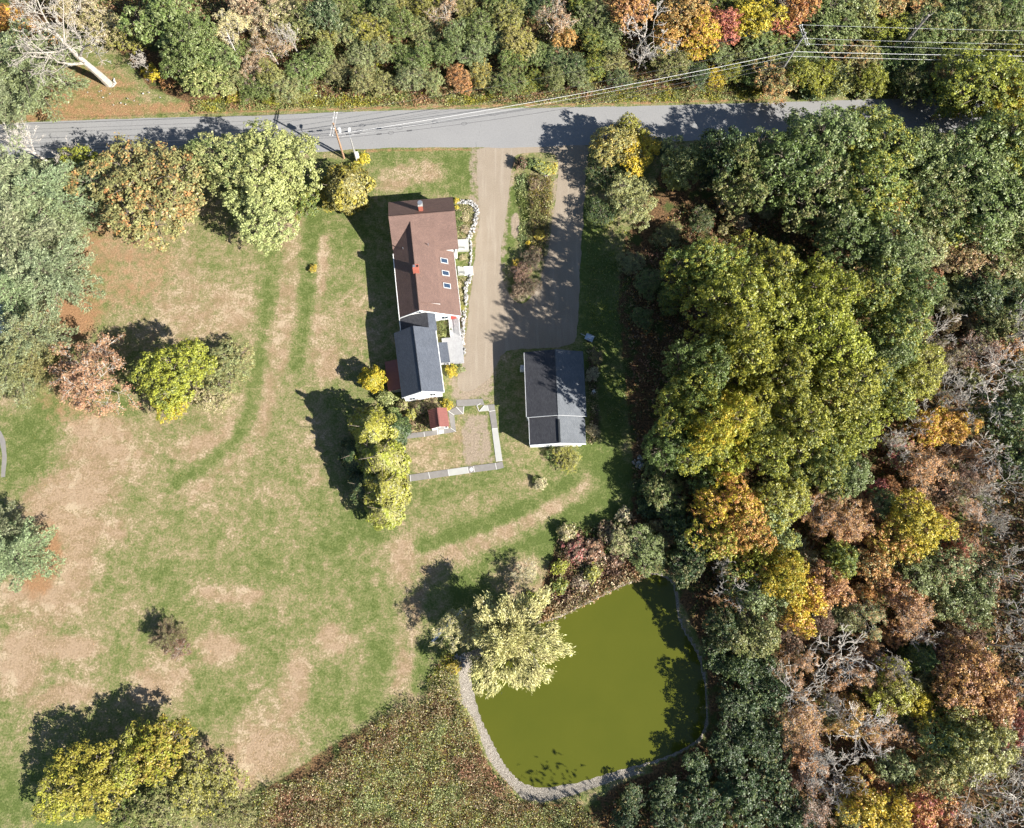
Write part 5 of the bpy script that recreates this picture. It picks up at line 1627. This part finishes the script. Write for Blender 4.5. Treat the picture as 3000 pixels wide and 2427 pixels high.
fill([(2300, 200), (2760, 190), (2780, 275), (2300, 275)], 9, (30, 46), (2.0, 3.6), ['F', 'H'], [('GD', 'G'), ('G', 'OL')], 0.6, 7)
fill([(2150, 560), (2260, 620), (2180, 720), (2100, 700)], 3, (24, 40), (1.5, 2.5), ['H'], [('OL', 'PB'), ('PB', 'RU')], 0.6, 8)
fill([(2600, 650), (3010, 640), (3010, 1450), (2600, 1450)], 26, (30, 52), (3, 7), ['S', 'F', 'H'], [('RU', 'OL'), ('BR', 'RU'), ('OL', 'G'), ('RU', 'O')], 0.55, 9)
fill([(2260, 1420), (2900, 1440), (2900, 2427), (2260, 2427)], 40, (30, 50), (3, 6.5), ['S', 'M', 'F'], [('RU', 'O'), ('O', 'RU'), ('OL', 'PG'), ('BR', 'RU'), ('PG', 'OL')], 0.55, 10)
fill([(1850, 1330), (2000, 1340), (2060, 1700), (1990, 1690), (1880, 1500)], 8, (26, 44), (1.6, 3.4), ['H', 'F'], [('GD', 'G'), ('BR', 'OL'), ('G', 'OL')], 0.6, 11)

# labels: colour and kind, place, and its rank from a landmark where several share that
ZONES = [
    (lambda x, y: y < 320 and x < 520, "above the road at upper left", "the dead tree", (325, 248)),
    (lambda x, y: y < 320 and x < 900, "in pale scrub above the road", "the birch", (700, 180)),
    (lambda x, y: y < 320 and x < 1210, "above the brown pole", "the brown pole", (1008, 464)),
    (lambda x, y: y < 320 and x < 1530, "across the road above the house", "the house", (1250, 600)),
    (lambda x, y: y < 320 and x < 1840, "across the road above the drive", "the drive", (1690, 430)),
    (lambda x, y: y < 320 and x < 2250, "left of the grey pole", "the grey pole", (2257, 258)),
    (lambda x, y: y < 320, "right of the grey pole", "the grey pole", (2257, 258)),
    (lambda x, y: x < 290 and y < 1280, "at the left edge", "the road", (120, 420)),
    (lambda x, y: x < 290 and y < 1900, "at the lower left edge", "the corner", (0, 2427)),
    (lambda x, y: y < 700 and x < 1120, "between the road and the left lawn", "the brown pole", (1008, 464)),
    (lambda x, y: y < 1280 and x < 800, "on the left lawn", "the house", (1200, 1000)),
    (lambda x, y: x < 1020 and y > 2100, "in the bottom left corner", "the corner", (0, 2427)),
    (lambda x, y: x < 700, "alone on the lower left lawn", "the pond", (1700, 2000)),
    (lambda x, y: 1020 <= x < 1180 and 1225 < y < 1560, "in the row left of the filled pool", "the ell", (1240, 1160)),
    (lambda x, y: 1060 <= x < 1330 and 1060 < y < 1250, "between the ell and the shed", "the shed", (1290, 1230)),
    (lambda x, y: 1280 <= x < 1380 and y < 720, "in the stone-edged bed", "the stoop", (1357, 722)),
    (lambda x, y: 1280 <= x < 1380 and y < 1120, "along the house's drive side", "the stoop", (1357, 722)),
    (lambda x, y: 1480 <= x < 1645 and y < 900, "in the driveway island", "the road", (1570, 430)),
    (lambda x, y: x < 1800 and y < 700, "right of the drive entrance", "the drive", (1690, 430)),
    (lambda x, y: x < 2260 and y < 740, "below the shaded road", "the drive", (1690, 430)),
    (lambda x, y: y < 700, "in upper right wood below road", "the grey pole", (2257, 258)),
    (lambda x, y: x < 1830 and 980 < y < 1460, "close around the barn", "the barn", (1630, 1160)),
    (lambda x, y: x < 2010 and y < 1000, "in the shade right of the drive", "the barn", (1630, 1160)),
    (lambda x, y: 1300 <= x < 1420 and y > 1600, "beside the long gangway", "the pond", (1700, 2000)),
    (lambda x, y: x < 2060 and y < 1760, "on the bank above the pond", "the barn", (1630, 1160)),
    (lambda x, y: x < 1600, "at the pond's left shore", "the dock", (1550, 1795)),
    (lambda x, y: x < 2290 and y > 1880, "in dark belt beside pond", "the pond", (1700, 2000)),
    (lambda x, y: x < 2000 and y > 2200, "in dark belt below pond", "the pond", (1700, 2000)),
    (lambda x, y: x < 2520 and y < 1430, "in tall canopy by the barn", "the barn", (1630, 1160)),
    (lambda x, y: y < 1050, "high in the right-hand wood", "the corner", (3000, 0)),
    (lambda x, y: y < 1430, "midway down the right-hand wood", "the barn", (1630, 1160)),
    (lambda x, y: x < 2330 and y < 1900, "in the wood beside the pond", "the pond", (1700, 2000)),
    (lambda x, y: y < 1900, "in the far right wood", "the pond", (1700, 2000)),
    (lambda x, y: True, "in the lower right wood", "the corner", (3000, 2427)),
]
ORD = ["nearest", "second nearest", "third nearest", "fourth nearest", "fifth nearest", "sixth nearest", "seventh nearest", "eighth nearest", "ninth nearest", "tenth nearest", "eleventh nearest", "twelfth nearest", "thirteenth nearest", "fourteenth nearest", "fifteenth nearest", "sixteenth nearest"]
bins = {}
for e, x, y, r, d_, lab in PLANTS:
    if lab:
        e["label"] = lab
        continue
    for i, zt in enumerate(ZONES):
        if zt[0](x, y):
            break
    e["group"] = NAMES and ("shrubs " if e["category"] == "shrub" else "trees ")+zt[1]
    bins.setdefault((d_, i), []).append((math.hypot(x-zt[3][0], y-zt[3][1]), e))
for (d_, i), l in bins.items():
    l.sort(key=lambda q_: q_[0])
    for k, (dd, e) in enumerate(l):
        if len(l) > 1:
            d_ = d_.replace("broadleaf tree", "broadleaf")
        e["label"] = d_+" "+ZONES[i][1] + ("" if len(l) == 1 else ", "+ORD[min(k, 15)]+" "+ZONES[i][2])

# standing white trunks seen between the crowns
for (bx_, by_, h, r0, lab, mt) in ((712, 200, 9.2, 0.11, "slim white birch trunk leaning out of the pale scrub above the road", 'birch_bark'), (2596, 192, 13.5, 0.36, "thick grey broken snag right of the grey pole above the road", 'grey_bark')):
    b = P(bx_, by_)
    e = tag(empty("tree_snag", b), lab, "tree")
    pts = [b+Vector((0.06*math.sin(k), 0.05*math.cos(k*1.7), h*k/6)) for k in range(7)]
    part(MB().tube(pts, [r0*(1.15-0.1*k) for k in range(7)], 8), "trunk", M[mt], e)
    mb = MB()
    for k in range(9):
        a_ = k*2.4
        z_ = h*(0.5+0.055*k)
        q_ = b+Vector((0, 0, z_))
        mb.tube([q_, q_+Vector((math.cos(a_)*0.7, math.sin(a_)*0.7, 0.8)), q_+Vector((math.cos(a_)*1.2, math.sin(a_)*1.2, 1.9))], [r0*0.3, r0*0.2, 0.015], 4, False)
    part(mb, "limbs", M[mt], e)

# ---------------------------------------------------------------- ground cover nobody could count
_vt = np.random.default_rng(5).random((256, 256))


def vnoise(X, Y, sc, sh=0):
    x, y = X*sc+37.3*sh+500, Y*sc+11.7*sh+500
    i, j = np.floor(x).astype(int), np.floor(y).astype(int)
    u, v = x-i, y-j
    u, v = u*u*(3-2*u), v*v*(3-2*v)
    g_ = lambda a, b: _vt[a % 256, b % 256]
    return (g_(i, j)*(1-u)+g_(i+1, j)*u)*(1-v)+(g_(i, j+1)*(1-u)+g_(i+1, j+1)*u)*v


def cover(name, label, cat, poly, dens, hh, leaf, pal, seed, per=5, stalks=0.4, spread=0.22, patch=0.25):
    rng = np.random.default_rng(seed)
    pv = PL(poly)
    xs, ys = [p.x for p in pv], [p.y for p in pv]
    A = (max(xs)-min(xs))*(max(ys)-min(ys))
    n = int(A*dens)
    X, Y = rng.uniform(min(xs), max(xs), n), rng.uniform(min(ys), max(ys), n)
    s = sdist(X, Y, pv)
    fz = (vnoise(X, Y, 0.5, seed)-0.5)*2+(vnoise(X, Y, 1.6, seed+1)-0.5)*2
    keep = (s < fz*patch) & (sdist(X, Y, POND_W) > 0.15)
    X, Y, fz = X[keep], Y[keep], fz[keep]
    n = len(X)
    cl = np.clip(0.5+(vnoise(X, Y, 0.22, seed+2)-0.5)*1.0+(vnoise(X, Y, 0.9, seed+3)-0.5)*0.8+rng.normal(size=n)*0.13, 0, 0.999)
    H = rng.uniform(hh[0], hh[1], n)*(0.45+0.75*vnoise(X, Y, 0.8, seed+4))*(0.7+0.5*vnoise(X, Y, 0.2, seed+5))
    C = np.repeat(np.stack([X, Y, H], axis=1), per, axis=0)
    m = n*per
    C[:, :2] += rng.normal(size=(m, 2))*spread
    C[:, 2] *= rng.uniform(0.35, 1.0, m)
    st = rng.random(m) < stalks
    nrm = unit(np.array([0, 0, 0.7])+rng.normal(size=(m, 3))*0.6)
    ax = rng.normal(size=(m, 3))
    ax[st] = np.array([0, 0, 1.2])+rng.normal(size=(st.sum(), 3))*0.4
    nrm[st] = unit(rng.normal(size=(st.sum(), 3))*np.array([1, 1, 0.25]))
    V = leaf_quads(C, nrm, leaf*rng.uniform(0.6, 1.5, m), rng, 0.45, ax)
    pc = np.array([PAL[k][0] for k in pal])
    ii = np.minimum((np.repeat(cl, per)+rng.normal(size=m)*0.10).clip(0, 0.999)*len(pal), len(pal)-1).astype(int)
    me_ = quad_mesh(name, V, {"rnd": rng.random(m), "clu": np.repeat(cl, per)}, M['weed'], pc[ii])
    o = bpy.data.objects.new(name, me_)
    col.objects.link(o)
    return tag(o, label, cat, None, 'stuff')


cover("meadow_thicket", "brown and olive weed thicket left of and below the pond", "weeds", [(1338, 1960), (1350, 2050), (1385, 2110), (1412, 2186), (1434, 2238), (1482, 2296), (1530, 2346), (1600, 2360), (1700, 2345), (1760, 2430), (1700, 2560), (700, 2560), (690, 2400), (760, 2320), (870, 2285), (960, 2250), (1040, 2170), (1120, 2100), (1170, 2065), (1240, 2050), (1260, 2010), (1300, 1950)], 8, (1.1, 2.4), 0.11, ['RU', 'OL', 'PB', 'OL', 'BR', 'PB', 'OL', 'GO', 'PG', 'OL', 'YG', 'PB', 'PG', 'LG'], 31, 13, 0.35, 0.34)
cover("reeds", "dead straw reeds fringing the pond's upper shore", "reeds", [(1570, 1790), (1620, 1770), (1680, 1740), (1750, 1700), (1830, 1670), (1900, 1655), (1900, 1700), (1860, 1720), (1800, 1745), (1740, 1775), (1660, 1810), (1600, 1835), (1560, 1830)], 22, (0.5, 1.3), 0.2, ['PB', 'BR', 'PB', 'TW', 'PB', 'RU'], 32, 6, 0.7)
cover("reed_thicket", "dark russet brush behind the pond reeds", "weeds", [(1640, 1560), (1760, 1540), (1840, 1500), (1900, 1600), (1860, 1680), (1740, 1720), (1620, 1780), (1600, 1760)], 14, (0.5, 1.5), 0.15, ['BR', 'RU', 'OL', 'BR', 'PB', 'G'], 33, 5)
cover("verge_weeds", "leafy weeds along the road's far verge", "weeds", [(560, 300), (700, 285), (900, 285), (1200, 280), (1500, 272), (1800, 268), (2240, 255), (2240, 292), (1800, 303), (1500, 306), (1200, 311), (900, 318), (560, 330)], 16, (0.15, 0.7), 0.13, ['YG', 'G', 'LG', 'OL', 'G', 'RU'], 34, 5, 0.3)
cover("scrub_undergrowth", "low russet and olive undergrowth above the road", "undergrowth", [(600, 270), (640, 120), (300, 90), (100, 30), (0, -40), (3000, -40), (3000, 220), (2240, 260), (1500, 280), (900, 290)], 4.2, (0.3, 1.7), 0.19, ['OL', 'G', 'RU', 'PG', 'BR', 'OL', 'YG'], 35, 5)
cover("wood_undergrowth", "low brown and green undergrowth across the right-hand wood", "undergrowth", [(1960, 640), (2100, 560), (2300, 640), (3030, 640), (3030, 2460), (1780, 2460), (1760, 2360), (1920, 2280), (2100, 2190), (2110, 2050), (2080, 1900), (2010, 1700), (1900, 1560), (1860, 1420), (1860, 1250), (1840, 1000), (1830, 800)], 2.3, (0.2, 1.5), 0.2, ['RU', 'BR', 'G', 'OL', 'RU', 'GD', 'O', 'BR'], 36, 5)
cover("shade_weeds", "green weeds in the shade between drive and tall canopy", "weeds", [(1720, 640), (1790, 620), (1850, 700), (1850, 1000), (1850, 1300), (1790, 1300), (1760, 1100), (1720, 900)], 4, (0.1, 0.5), 0.12, ['G', 'OL', 'G', 'YG'], 37, 4)
cover("island_perennials", "tall seedy tan perennials down the driveway island", "perennials", [(1548, 520), (1612, 520), (1618, 600), (1606, 690), (1590, 760), (1545, 770), (1552, 690), (1552, 600)], 24, (0.5, 1.2), 0.13, ['PB', 'OL', 'GO', 'BR', 'OL'], 38, 6, 0.6)
cover("island_grass", "long green grass on the island's left flank", "grass", [(1518, 520), (1545, 510), (1552, 600), (1546, 700), (1530, 740), (1518, 700), (1530, 640), (1515, 580)], 24, (0.2, 0.55), 0.14, ['G', 'G', 'LG', 'PG'], 39, 5, 0.6)
cover("bank_weeds", "weedy strip between mown lawn and the pond shingle", "weeds", [(1300, 1900), (1335, 1925), (1340, 1960), (1260, 2030), (1255, 1990), (1290, 1940)], 14, (0.3, 1.0), 0.14, ['G', 'OL', 'YG', 'RU'], 40, 5)
cover("bed_plants", "tan and green bed plants between house and stone wall", "plants", [(1338, 600), (1380, 605), (1388, 640), (1370, 690), (1345, 700)], 20, (0.1, 0.4), 0.1, ['PB', 'OL', 'PG', 'BR'], 41, 5, 0.3)
cover("bed_plants", "dry bed plants along the house below the steps", "plants", [(1338, 815), (1360, 815), (1358, 930), (1350, 985), (1343, 930)], 20, (0.1, 0.4), 0.1, ['OL', 'PB', 'G', 'BR'], 42, 5, 0.3)
cover("bed_plants", "leafy green bed between ell and deck walk", "plants", [(1285, 935), (1311, 935), (1316, 985), (1287, 985)], 30, (0.15, 0.6), 0.1, ['G', 'OL', 'G', 'LG', 'BR'], 43, 5, 0.3)
cover("yard_weeds", "mixed garden growth between the cedar row and the shed", "plants", [(1145, 1150), (1190, 1185), (1250, 1190), (1255, 1255), (1200, 1268), (1150, 1230)], 16, (0.2, 0.8), 0.13, ['G', 'LG', 'BR', 'RU', 'OL'], 44, 5)
cover("wall_weeds", "rank weeds along the barn's right wall", "weeds", [(1722, 1020), (1745, 1020), (1755, 1290), (1725, 1300)], 16, (0.2, 0.8), 0.13, ['BR', 'PB', 'OL', 'G'], 45, 5)
cover("fallen_leaves", "fallen leaves strewn over the lawns", "leaves", [(150, 620), (900, 640), (1100, 1600), (1000, 2250), (100, 2400), (0, 1200)], 0.7, (0.01, 0.03), 0.06, ['PB', 'O', 'WL', 'RU'], 46, 1, 0.0)
cover("fallen_leaves", "orange leaf litter along the road's far verge at left", "leaves", [(100, 345), (150, 250), (400, 250), (560, 300), (560, 335), (300, 345)], 8, (0.01, 0.03), 0.07, ['O', 'PB', 'RU', 'WL'], 47, 1, 0.0)
# unseen leaf masses added outside the frame, toward the sun, to shade the wood
for nm_, lab_, pl_, sd_ in (("shade_mass", "unseen tall leaf mass added past the right edge to shade the wood", [(3060, 300), (3500, 300), (3600, 2900), (3080, 2700)], 61), ("shade_mass", "unseen tall leaf mass added below the lower right corner for shade", [(1900, 2490), (3080, 2500), (3200, 2900), (1900, 2900)], 62)):
    cover(nm_, lab_, "wood", pl_, 0.55, (9, 22), 0.36, ['GD', 'G', 'RU', 'OL', 'GD'], sd_, 22, 0.1, 1.5)
